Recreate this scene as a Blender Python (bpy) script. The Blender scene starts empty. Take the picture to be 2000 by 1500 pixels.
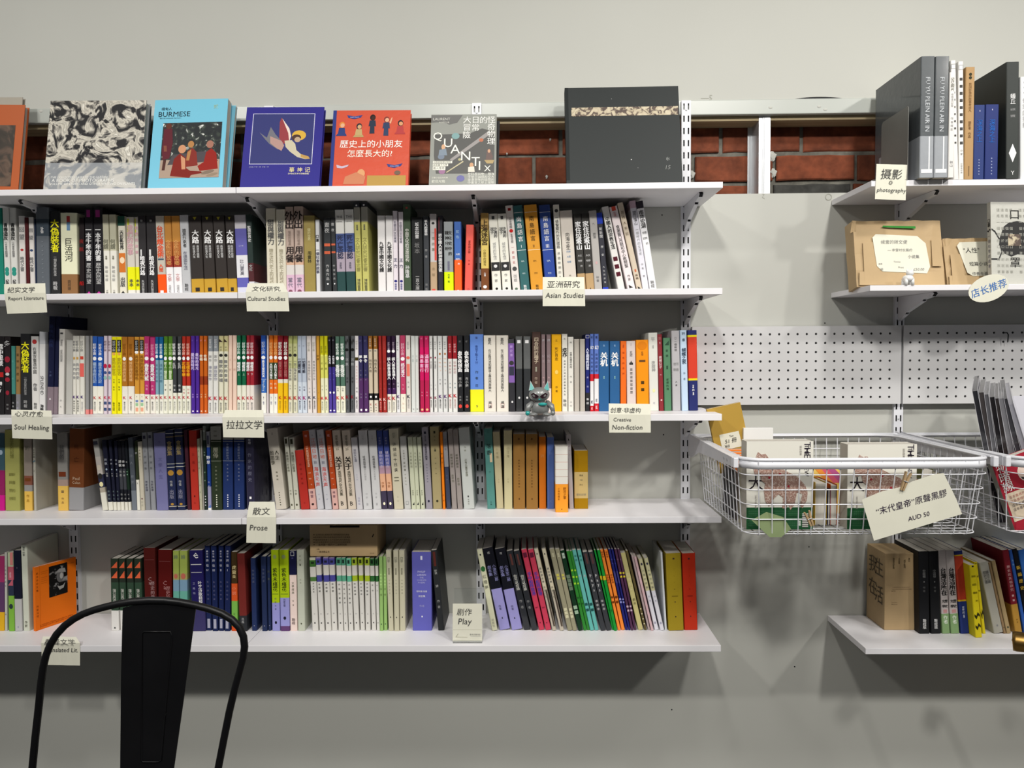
import bpy, math, random, re
import numpy as np
from mathutils import Vector, Matrix
random.seed(7); R = random.Random(11)
SC = bpy.context.scene
COL = SC.collection
Z0 = 1.25                                   # eye-level zero sits this far above the floor

# ---------------------------------------------------------------- camera
YAW, PITCH, ROLL, F = math.radians(-1.0243), math.radians(-2.3973), math.radians(-.4138), 1504.85
CAM = Vector((0, -2.3, .1074 + Z0))
def _axes():
    cy, sy, cp, sp = math.cos(YAW), math.sin(YAW), math.cos(PITCH), math.sin(PITCH)
    fwd = Vector((sy*cp, cy*cp, sp)); r0 = Vector((cy, -sy, 0)); u0 = r0.cross(fwd)
    return (r0*math.cos(ROLL)+u0*math.sin(ROLL), -r0*math.sin(ROLL)+u0*math.cos(ROLL), fwd)
RT, UP, FW = _axes()
cd = bpy.data.cameras.new('camera'); cam = bpy.data.objects.new('camera', cd); COL.objects.link(cam)
cd.sensor_width = 36; cd.lens = F*36/2000; cd.clip_start = .02
m3 = Matrix((RT, UP, -FW)).transposed()
cam.matrix_world = Matrix.Translation(CAM) @ m3.to_4x4()
SC.camera = cam

# ---------------------------------------------------------------- world, lamps, exposure
w = bpy.data.worlds.new('room_light'); SC.world = w; w.use_nodes = True
bg = w.node_tree.nodes['Background']; bg.inputs[0].default_value = (.92, .96, 1, 1); bg.inputs[1].default_value = .08
def lamp(name, x, y, z, power, rad=.11, col=(1, .965, .91)):
    l = bpy.data.lights.new(name, 'SPOT'); l.shadow_soft_size = rad; l.energy = power; l.color = col; l.spot_size = math.radians(88); l.spot_blend = 1
    o = bpy.data.objects.new(name, l); COL.objects.link(o); o.location = (x, y, z + Z0)
    o.rotation_euler = (Vector((x*.75, 0, .0)) - Vector((x, y, z))).to_track_quat('-Z', 'Y').to_euler()
for x, y, z, p in ((-2.0, -1.75, 1.95, 54), (-2.0, -3.1, 1.95, 130), (-.3, -1.9, 1.95, 44), (-.3, -3.1, 1.95, 112),
                   (1.15, -1.75, 1.95, 78), (1.15, -3.1, 1.95, 142), (2.9, -1.9, 1.95, 84), (2.9, -3.3, 1.95, 142)):
    lamp('ceiling_spot', x, y, z, p)
SC.view_settings.view_transform = 'Standard'; SC.view_settings.look = 'None'
SC.view_settings.gamma = 1; SC.view_settings.use_curve_mapping = False; SC.view_settings.exposure = 0.12

# ---------------------------------------------------------------- helpers
def px(x, y, Y):
    """the place where the sight line of photo pixel (x, y) meets the vertical plane at world depth Y"""
    d = FW*F + RT*(x-1000) - UP*(y-750)
    return CAM + d*((Y-CAM.y)/d.y)
def proj(P):
    d = P-CAM; z = d.dot(FW)
    return 1000+F*d.dot(RT)/z, 750-F*d.dot(UP)/z
def xz(x, z, Y):
    """world X on plane Y at height z that shows at photo column x"""
    y = 750
    for _ in range(4):
        P = px(x, y, Y); y = proj(Vector((P.x, Y, z)))[1]
    return px(x, y, Y).x
def lin(c): return c/12.92 if c <= .04045 else ((c+.055)/1.055)**2.4
GAIN = 1.12
_hc = {}
def hexc(s, gain=None):
    k = (s, gain)
    if k not in _hc:
        t = s if len(s) == 6 else ''.join(a+a for a in s)
        _hc[k] = tuple(min(.88, lin(int(t[i:i+2], 16)/255)*(gain or GAIN)) for i in (0, 2, 4)) + (1,)
    return _hc[k]

def mat(name, col=None, rough=.5, metal=0, spec=.4, attr=False, noise=None, bump=None, trans=0, coat=0, lines=None, alpha=None):
    m = bpy.data.materials.new(name); m.use_nodes = True; nt = m.node_tree; b = nt.nodes['Principled BSDF']
    b.inputs['Roughness'].default_value = rough; b.inputs['Metallic'].default_value = metal
    b.inputs['Specular IOR Level'].default_value = spec
    if trans: b.inputs['Transmission Weight'].default_value = trans
    if coat: b.inputs['Coat Weight'].default_value = coat; b.inputs['Coat Roughness'].default_value = .08
    if alpha: b.inputs['Alpha'].default_value = alpha
    src = None
    if attr:
        a = nt.nodes.new('ShaderNodeAttribute'); a.attribute_name = 'Col'; src = a.outputs['Color']
    elif col: b.inputs['Base Color'].default_value = (*col[:3], 1)
    tc = nt.nodes.new('ShaderNodeTexCoord')
    if noise:
        sc, amt = noise[:2]
        n = nt.nodes.new('ShaderNodeTexNoise'); n.inputs['Scale'].default_value = sc; n.inputs['Detail'].default_value = 6
        nt.links.new(tc.outputs['Object'], n.inputs['Vector'])
        if len(noise) > 2 and noise[2]:
            mp = nt.nodes.new('ShaderNodeMapping'); mp.inputs['Scale'].default_value = noise[2]
            nt.links.new(tc.outputs['Object'], mp.inputs[0]); nt.links.new(mp.outputs[0], n.inputs['Vector'])
        mr = nt.nodes.new('ShaderNodeMapRange'); mr.inputs[1].default_value = .3; mr.inputs[2].default_value = .7
        mr.inputs[3].default_value = 1-amt; mr.inputs[4].default_value = 1+amt*.4
        nt.links.new(n.outputs['Fac'], mr.inputs[0])
        mx = nt.nodes.new('ShaderNodeVectorMath'); mx.operation = 'SCALE'
        if src: nt.links.new(src, mx.inputs[0])
        else: mx.inputs[0].default_value = col[:3]
        nt.links.new(mr.outputs[0], mx.inputs['Scale']); src = mx.outputs[0]
    if src: nt.links.new(src, b.inputs['Base Color'])
    if bump or lines:
        if lines:
            n = nt.nodes.new('ShaderNodeTexWave'); n.bands_direction = 'X'; n.inputs['Scale'].default_value = lines; n.inputs['Distortion'].default_value = .6; st = .25
        else:
            n = nt.nodes.new('ShaderNodeTexNoise'); n.inputs['Scale'].default_value = bump[0]; n.inputs['Detail'].default_value = 5; st = bump[1]
        nt.links.new(tc.outputs['Object'], n.inputs['Vector'])
        bp = nt.nodes.new('ShaderNodeBump'); bp.inputs['Strength'].default_value = st; bp.inputs['Distance'].default_value = .002
        nt.links.new(n.outputs['Fac'], bp.inputs['Height']); nt.links.new(bp.outputs[0], b.inputs['Normal'])
    return m
M_WALL = mat('wall_paint', (.50, .505, .465), .75, noise=(1.3, .05), bump=(60, .06))
M_FLOOR = mat('floor_concrete', (.09, .085, .078), .6, noise=(3, .2))
M_SHELF = mat('white_laminate', (.82, .81, .835), .42, noise=(9, .03))
M_STEEL = mat('white_powder_coat', (.74, .75, .79), .33, noise=(20, .03))
M_DARK = mat('slot_shadow', (.015, .015, .017), .8)  # black caps and marks, and the shade painted into slots, holes and gap
M_GALV = mat('galvanised_steel', (.62, .64, .66), .38, metal=.6, noise=(30, .2, (1, 1, .1)))
M_TRACK = mat('painted_track', (.45, .475, .44), .3, noise=(4, .05))
M_BRICK = mat('old_brick', None, .9, attr=True, noise=(28, .45), bump=(70, .9))
M_MORTAR = mat('mortar', (.17, .165, .14), .95, noise=(35, .4), bump=(90, .8))
M_TIMBER = mat('raw_timber', (.42, .34, .2), .7, noise=(6, .2, (.3, 8, 8)))
M_PRINT = mat('printed_card', None, .5, attr=True, spec=.2)
M_FILM = mat('shrink_wrapped', None, .4, attr=True, spec=.25, coat=.45, bump=(45, .5))
M_INK = mat('ink', None, .6, attr=True, spec=.15)
M_PAGE = mat('page_edges', (.56, .53, .47), .85, lines=420, noise=(15, .12, (60, 1, 1)))
M_PEG = mat('pegboard_paint', (.6, .6, .605), .45, noise=(6, .03))
M_GREY = mat('grey_painted_steel', (.19, .19, .175), .45, noise=(12, .06))
M_CARD = mat('note_card', (.74, .73, .61), .7, noise=(12, .05), bump=(25, .15))
M_KRAFT = mat('kraft_paper', (.47, .33, .17), .6, noise=(9, .14), bump=(18, .35))
M_BLACK = mat('black_enamel', (.006, .006, .007), .38, spec=.35, noise=(15, .2))
M_CLEAR = mat('clear_acrylic', (.95, .97, .97), .04, trans=1)
M_SLEEVE = mat('plastic_sleeve', None, .2, attr=True, spec=.3, coat=.6, bump=(14, .25))
M_BRASS = mat('brass', (.5, .3, .09), .32, metal=1, noise=(25, .3))
M_WHITEC = mat('white_ceramic', (.82, .82, .8), .2, coat=.5)
M_CHROME = mat('silver_plastic', (.24, .25, .245), .36, metal=.25, coat=.4)
M_TEAL = mat('teal_plastic', (.02, .32, .3), .25, coat=.5)
M_LENS = mat('dark_lens', (.03, .012, .018), .08, coat=1)
M_WOOD = mat('clothespin_wood', (.42, .29, .15), .6, noise=(30, .3, (1, 8, 1)))
M_PHOTO = None

def tag(o, label=None, cat=None, group=None, kind=None):
    for k, v in (('label', label), ('category', cat), ('group', group), ('kind', kind)):
        if v: o[k] = v
    return o
def empty(name, loc, label=None, cat=None, group=None, rot=None):
    o = bpy.data.objects.new(name, None); o.location = loc; o.empty_display_size = .02
    if rot: o.rotation_euler = rot
    COL.objects.link(o); return tag(o, label, cat, group)

class MB:
    def __init__(s): s.v = []; s.f = []; s.c = []
    def add(s, vs, fs, col=None):
        n = len(s.v); s.v.extend(tuple(p) for p in vs)
        s.f.extend(tuple(n+i for i in f) for f in fs); s.c.extend([col]*len(fs)); return s
    def box(s, a, b, col=None):
        (x0, y0, z0), (x1, y1, z1) = a, b
        return s.add([(x0, y0, z0), (x1, y0, z0), (x1, y1, z0), (x0, y1, z0), (x0, y0, z1), (x1, y0, z1), (x1, y1, z1), (x0, y1, z1)],
                     [(0, 3, 2, 1), (4, 5, 6, 7), (0, 1, 5, 4), (1, 2, 6, 5), (2, 3, 7, 6), (3, 0, 4, 7)], col)
    def hexa(s, p, col=None):            # eight corners, bottom loop then top loop
        return s.add(p, [(0, 3, 2, 1), (4, 5, 6, 7), (0, 1, 5, 4), (1, 2, 6, 5), (2, 3, 7, 6), (3, 0, 4, 7)], col)
    def slab(s, quad, n, t, col=None):   # outline (any count) pushed along -n by t
        k = len(quad); q = [Vector(p) for p in quad]; n = Vector(n).normalized()
        vs = q + [p - n*t for p in q]
        fs = [tuple(range(k)), tuple(range(2*k-1, k-1, -1))] + [(i, i+k, (i+1) % k+k, (i+1) % k) for i in range(k)]
        return s.add(vs, fs, col)
    def prism(s, prof, d0, d1, axis='x', col=None):   # profile (a,b) extruded along axis
        f = {'x': lambda d, a, b: (d, a, b), 'y': lambda d, a, b: (a, d, b), 'z': lambda d, a, b: (a, b, d)}[axis]
        k = len(prof); vs = [f(d0, *p) for p in prof] + [f(d1, *p) for p in prof]
        return s.add(vs, [tuple(range(k-1, -1, -1)), tuple(range(k, 2*k))] + [(i, (i+1) % k, (i+1) % k+k, i+k) for i in range(k)], col)
    def tube(s, pts, r, n=8, col=None, closed=False):
        pts = [Vector(p) for p in pts]; N = len(pts); rs = r if isinstance(r, (list, tuple)) else [r]*N
        rings = []; prev = None
        for i, p in enumerate(pts):
            a = pts[i-1] if (i or closed) else p; b = pts[(i+1) % N] if (i < N-1 or closed) else p
            t = (b-a).normalized()
            if prev is None: u = t.orthogonal().normalized()
            else: u = (prev - t*prev.dot(t)); u = u.normalized() if u.length > 1e-6 else t.orthogonal().normalized()
            prev = u; v = t.cross(u)
            rings.append([p + (u*math.cos(2*math.pi*k/n) + v*math.sin(2*math.pi*k/n))*rs[i] for k in range(n)])
        vs = [q for g in rings for q in g]; fs = []
        for i in range(N if closed else N-1):
            j = (i+1) % N
            fs += [(i*n+k, i*n+(k+1) % n, j*n+(k+1) % n, j*n+k) for k in range(n)]
        if not closed: fs += [tuple(range(n-1, -1, -1)), tuple(range((N-1)*n, N*n))]
        return s.add(vs, fs, col)
    def ball(s, c, r, n=16, m=10, col=None, squash=None):
        r = r if isinstance(r, (list, tuple)) else (r, r, r); vs = []; fs = []
        for i in range(m+1):
            th = math.pi*i/m
            for k in range(n):
                ph = 2*math.pi*k/n; q = (math.sin(th)*math.cos(ph), math.sin(th)*math.sin(ph), math.cos(th))
                if squash: q = squash(*q)
                vs.append((c[0]+q[0]*r[0], c[1]+q[1]*r[1], c[2]+q[2]*r[2]))
        for i in range(m): fs += [(i*n+k, (i+1)*n+k, (i+1)*n+(k+1) % n, i*n+(k+1) % n) for k in range(n)]
        return s.add(vs, fs, col)
    def build(s, name, material, parent=None, smooth=False, bevel=0, origin=None):
        me = bpy.data.meshes.new(name)
        vs = s.v if origin is None else [(a-origin[0], b-origin[1], c-origin[2]) for a, b, c in s.v]
        me.from_pydata(vs, [], s.f)
        if any(c is not None for c in s.c):
            at = me.color_attributes.new('Col', 'FLOAT_COLOR', 'CORNER')
            arr = []
            for f, c in zip(s.f, s.c): arr.extend((c or (.5, .5, .5, 1))*len(f))
            at.data.foreach_set('color', arr)
        if smooth: me.shade_smooth()
        me.materials.append(material)
        o = bpy.data.objects.new(name, me); COL.objects.link(o)
        if origin is not None: o.location = origin
        if parent: o.parent = parent
        if bevel:
            b = o.modifiers.new('edge', 'BEVEL'); b.width = bevel; b.segments = 2; b.limit_method = 'ANGLE'
        me.update(); return o

# ---- lettering: each glyph is read once from the built-in font and reused
_tx = bpy.data.curves.new('glyph', 'FONT'); _tx.resolution_u = 1; _tx.size = 1; _txo = bpy.data.objects.new('glyph', _tx)
_gc = {}
def glyph(s, res=1):
    k = (s, res)
    if k not in _gc:
        _tx.resolution_u = res; _tx.body = s; me = bpy.data.meshes.new_from_object(_txo)
        v = np.zeros(len(me.vertices)*3); me.vertices.foreach_get('co', v); v = v.reshape(-1, 3)[:, :2]
        f = [tuple(p.vertices) for p in me.polygons]; bpy.data.meshes.remove(me)
        if len(v):
            lo, hi = v.min(0), v.max(0); v = v-(lo+hi)/2; sz = hi-lo
        else: sz = np.array((.5, .5))
        _gc[k] = (v, f, sz)
    return _gc[k]
EM = None
def is_cjk(c): return ord(c) > 0x2e80
SHAPES = '●■▬━▪▌▐▲▼◣◢◆□〇～'
def shape(ch, cx, cy, w, h):
    a, b = w/2, h/2
    if ch == '●': return [[(cx+a*math.cos(t*math.pi/6), cy+b*math.sin(t*math.pi/6)) for t in range(12)]]
    if ch in '■▬━▪': return [[(cx-a, cy-b), (cx+a, cy-b), (cx+a, cy+b), (cx-a, cy+b)]]
    if ch == '▌': return [[(cx-a, cy-b), (cx-a*.2, cy-b), (cx-a*.2, cy+b), (cx-a, cy+b)]]
    if ch == '▐': return [[(cx-a, cy-b), (cx+a, cy-b), (cx+a, cy+b), (cx-a, cy+b)]]
    if ch == '▲': return [[(cx-a, cy-b), (cx+a, cy-b), (cx, cy+b)]]
    if ch == '▼': return [[(cx, cy-b), (cx+a, cy+b), (cx-a, cy+b)]]
    if ch == '◣': return [[(cx-a, cy-b), (cx+a, cy-b), (cx-a, cy+b)]]
    if ch == '◢': return [[(cx-a, cy-b), (cx+a, cy-b), (cx+a, cy+b)]]
    if ch == '◆': return [[(cx, cy-b), (cx+a, cy), (cx, cy+b), (cx-a, cy)]]
    if ch == '～': return [[(cx-a, cy-b*.2), (cx-a*.3, cy-b), (cx+a*.3, cy+b*.1), (cx+a, cy-b*.3), (cx+a, cy+b*.3), (cx+a*.3, cy+b), (cx-a*.3, cy), (cx-a, cy+b*.5)]]
    t = min(a, b)*.18
    return [[(cx-a, cy-b), (cx+a, cy-b), (cx+a, cy-b+t), (cx-a, cy-b+t)], [(cx-a, cy+b-t), (cx+a, cy+b-t), (cx+a, cy+b), (cx-a, cy+b)],
            [(cx-a, cy-b), (cx-a+t, cy-b), (cx-a+t, cy+b), (cx-a, cy+b)], [(cx+a-t, cy-b), (cx+a, cy-b), (cx+a, cy+b), (cx+a-t, cy+b)]]
class Ink:
    """flat print on a plane: 2-D (u right, v up) is carried to 3-D by fn"""
    def __init__(s, fn): s.fn = fn; s.mb = MB(); s.lay = 0; s.cuts = []
    def mark(s): s.cuts.append((len(s.mb.v), len(s.mb.f)))
    def poly(s, pts, col):
        s.lay += 1; s.mark()
        s.mb.add([s.fn(u, v, s.lay*.000012) for u, v in pts], [tuple(range(len(pts)))], hexc(col) if isinstance(col, str) else col)
    def rect(s, u0, v0, u1, v1, col): s.poly([(u0, v0), (u1, v0), (u1, v1), (u0, v1)], col)
    def string(s, t, cx, cy, h=None, w=None, col='222', ang=0, shear=0, res=1):
        v, f, sz = glyph(t, res); k = []
        if h: k.append(h/max(sz[1], .02))
        if w: k.append(w/max(sz[0], .02))
        k = min(k); c, si = math.cos(ang), math.sin(ang); s.mark()
        s.mb.add([s.fn(cx+(x*c-y*si)*k+shear*y*k, cy+(x*si+y*c)*k, .0003) for x, y in v], f, hexc(col)); return sz*k
    def char(s, ch, cx, cy, size, col, bold=0):
        global EM
        if ch in SHAPES:
            for p in shape(ch, cx, cy, size*.9, size*.9): s.poly(p, col)
            return
        if EM is None: EM = max(glyph('國')[2])
        v, f, sz = glyph(ch)
        if not f: return
        k = size*.94/EM
        if not is_cjk(ch): k = min(size*.9/max(sz), size*1.15/EM)
        co = hexc(col); s.mark()
        for b in ((-.5, .5) if bold else (0,)): s.mb.add([s.fn(cx+(x+b*.06)*k, cy+(y+b*.03)*k, .0003+b*.00002) for x, y in v], f, co)
    def spec(s, spec, W, H):
        """print a spine: items 'text@from-to colour wN cN r L|R', fractions measured from the head"""
        for it in spec.split(';'):
            m = re.match(r'^(.*)@([\d.]+)-([\d.]+) ?(.*)$', it)
            if not m or not m.group(1): continue
            t, a, b, fl = m.group(1), float(m.group(2)), float(m.group(3)), m.group(4).split()
            col = 'ccc'; wf = .7; nc = 1; rr = False; cxo = 0
            for q in fl:
                if re.fullmatch(r'w[\d.]+', q): wf = min(1., float(q[1:]))
                elif re.fullmatch(r'c\d', q): nc = int(q[1])
                elif q == 'r': rr = True
                elif q == 'L': cxo = -.23
                elif q == 'R': cxo = .23
                elif re.fullmatch(r'[0-9a-f]{3}|[0-9a-f]{6}', q): col = q
            cx = W*(.5+cxo); top = H*(1-a); bot = H*(1-b); hh = top-bot
            if t[0] == '~': s.string(t[1:], cx, (top+bot)/2, h=W*wf, w=hh, col=col, ang=-math.pi/2); continue
            if rr and t[0] not in SHAPES: s.string(t, cx, (top+bot)/2, h=hh, w=W*wf*2 if wf < .5 and 0 else W*wf, col=col); continue
            if len(t) == 1 and t in SHAPES:
                w_ = W*wf
                if t == '▐': cx = W*(1-wf/2)*.99
                if t in '●〇□' : w_ = min(w_, hh*1.3); hh = min(hh, w_*1.3)
                for p in shape(t, cx, (top+bot)/2, w_, hh): s.poly(p, col)
                continue
            n = math.ceil(len(t)/nc); size = min(hh/n, W*wf/nc*1.15)
            step = hh/n
            for c in range(nc):
                ccx = cx+(0 if nc == 1 else (nc-1-2*c)/2*W*wf/nc*1.05)
                for i, ch in enumerate(t[c*n:(c+1)*n]):
                    if ch != ' ': s.char(ch, ccx, top-(i+.5)*step, size, col, wf >= .68)
    def build(s, name='lettering', parent=None):
        """print that stands well apart (title, author, emblem) becomes a part of its own"""
        if not s.mb.f: return None
        if name.endswith('print'): name = 'lettering'
        V = np.array(s.mb.v); ch = []; a = 0; vi = s.mb.f
        # chunks: runs of faces sharing vertices, as they were added
        cuts = s.cuts + [(len(V), len(vi))]; lo = []; hi = []; pv = pf = 0; runs = []
        for nv, nf in cuts:
            if nv > pv and nf > pf: runs.append((pf, nf)); lo.append(V[pv:nv].min(0)); hi.append(V[pv:nv].max(0))
            pv, pf = nv, nf
        lo, hi = np.array(lo), np.array(hi); sz = (hi-lo).max(1)
        gap = np.sqrt((np.maximum(0, np.maximum(lo[:, None]-hi[None], lo[None]-hi[:, None]))**2).sum(2))
        near = gap <= np.maximum(.018, .35*np.maximum(sz[:, None], sz[None]))
        left = set(range(len(runs))); groups = []
        while left:
            st = [left.pop()]; g = []
            while st:
                i = st.pop(); g.append(i); nb = [j for j in np.nonzero(near[i])[0] if j in left]; left.difference_update(nb); st += nb
            groups.append(sorted(g))
        groups.sort(key=lambda g: -len(g)); o0 = None
        for g in groups:
            m = MB(); mp = {}
            for i in g:
                for k in range(*runs[i]):
                    f = []
                    for q in vi[k]:
                        if q not in mp: mp[q] = len(m.v); m.v.append(s.mb.v[q])
                        f.append(mp[q])
                    m.f.append(tuple(f)); m.c.append(s.mb.c[k])
            o = m.build(name, M_INK, parent); o0 = o0 or o
        return o0
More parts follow.
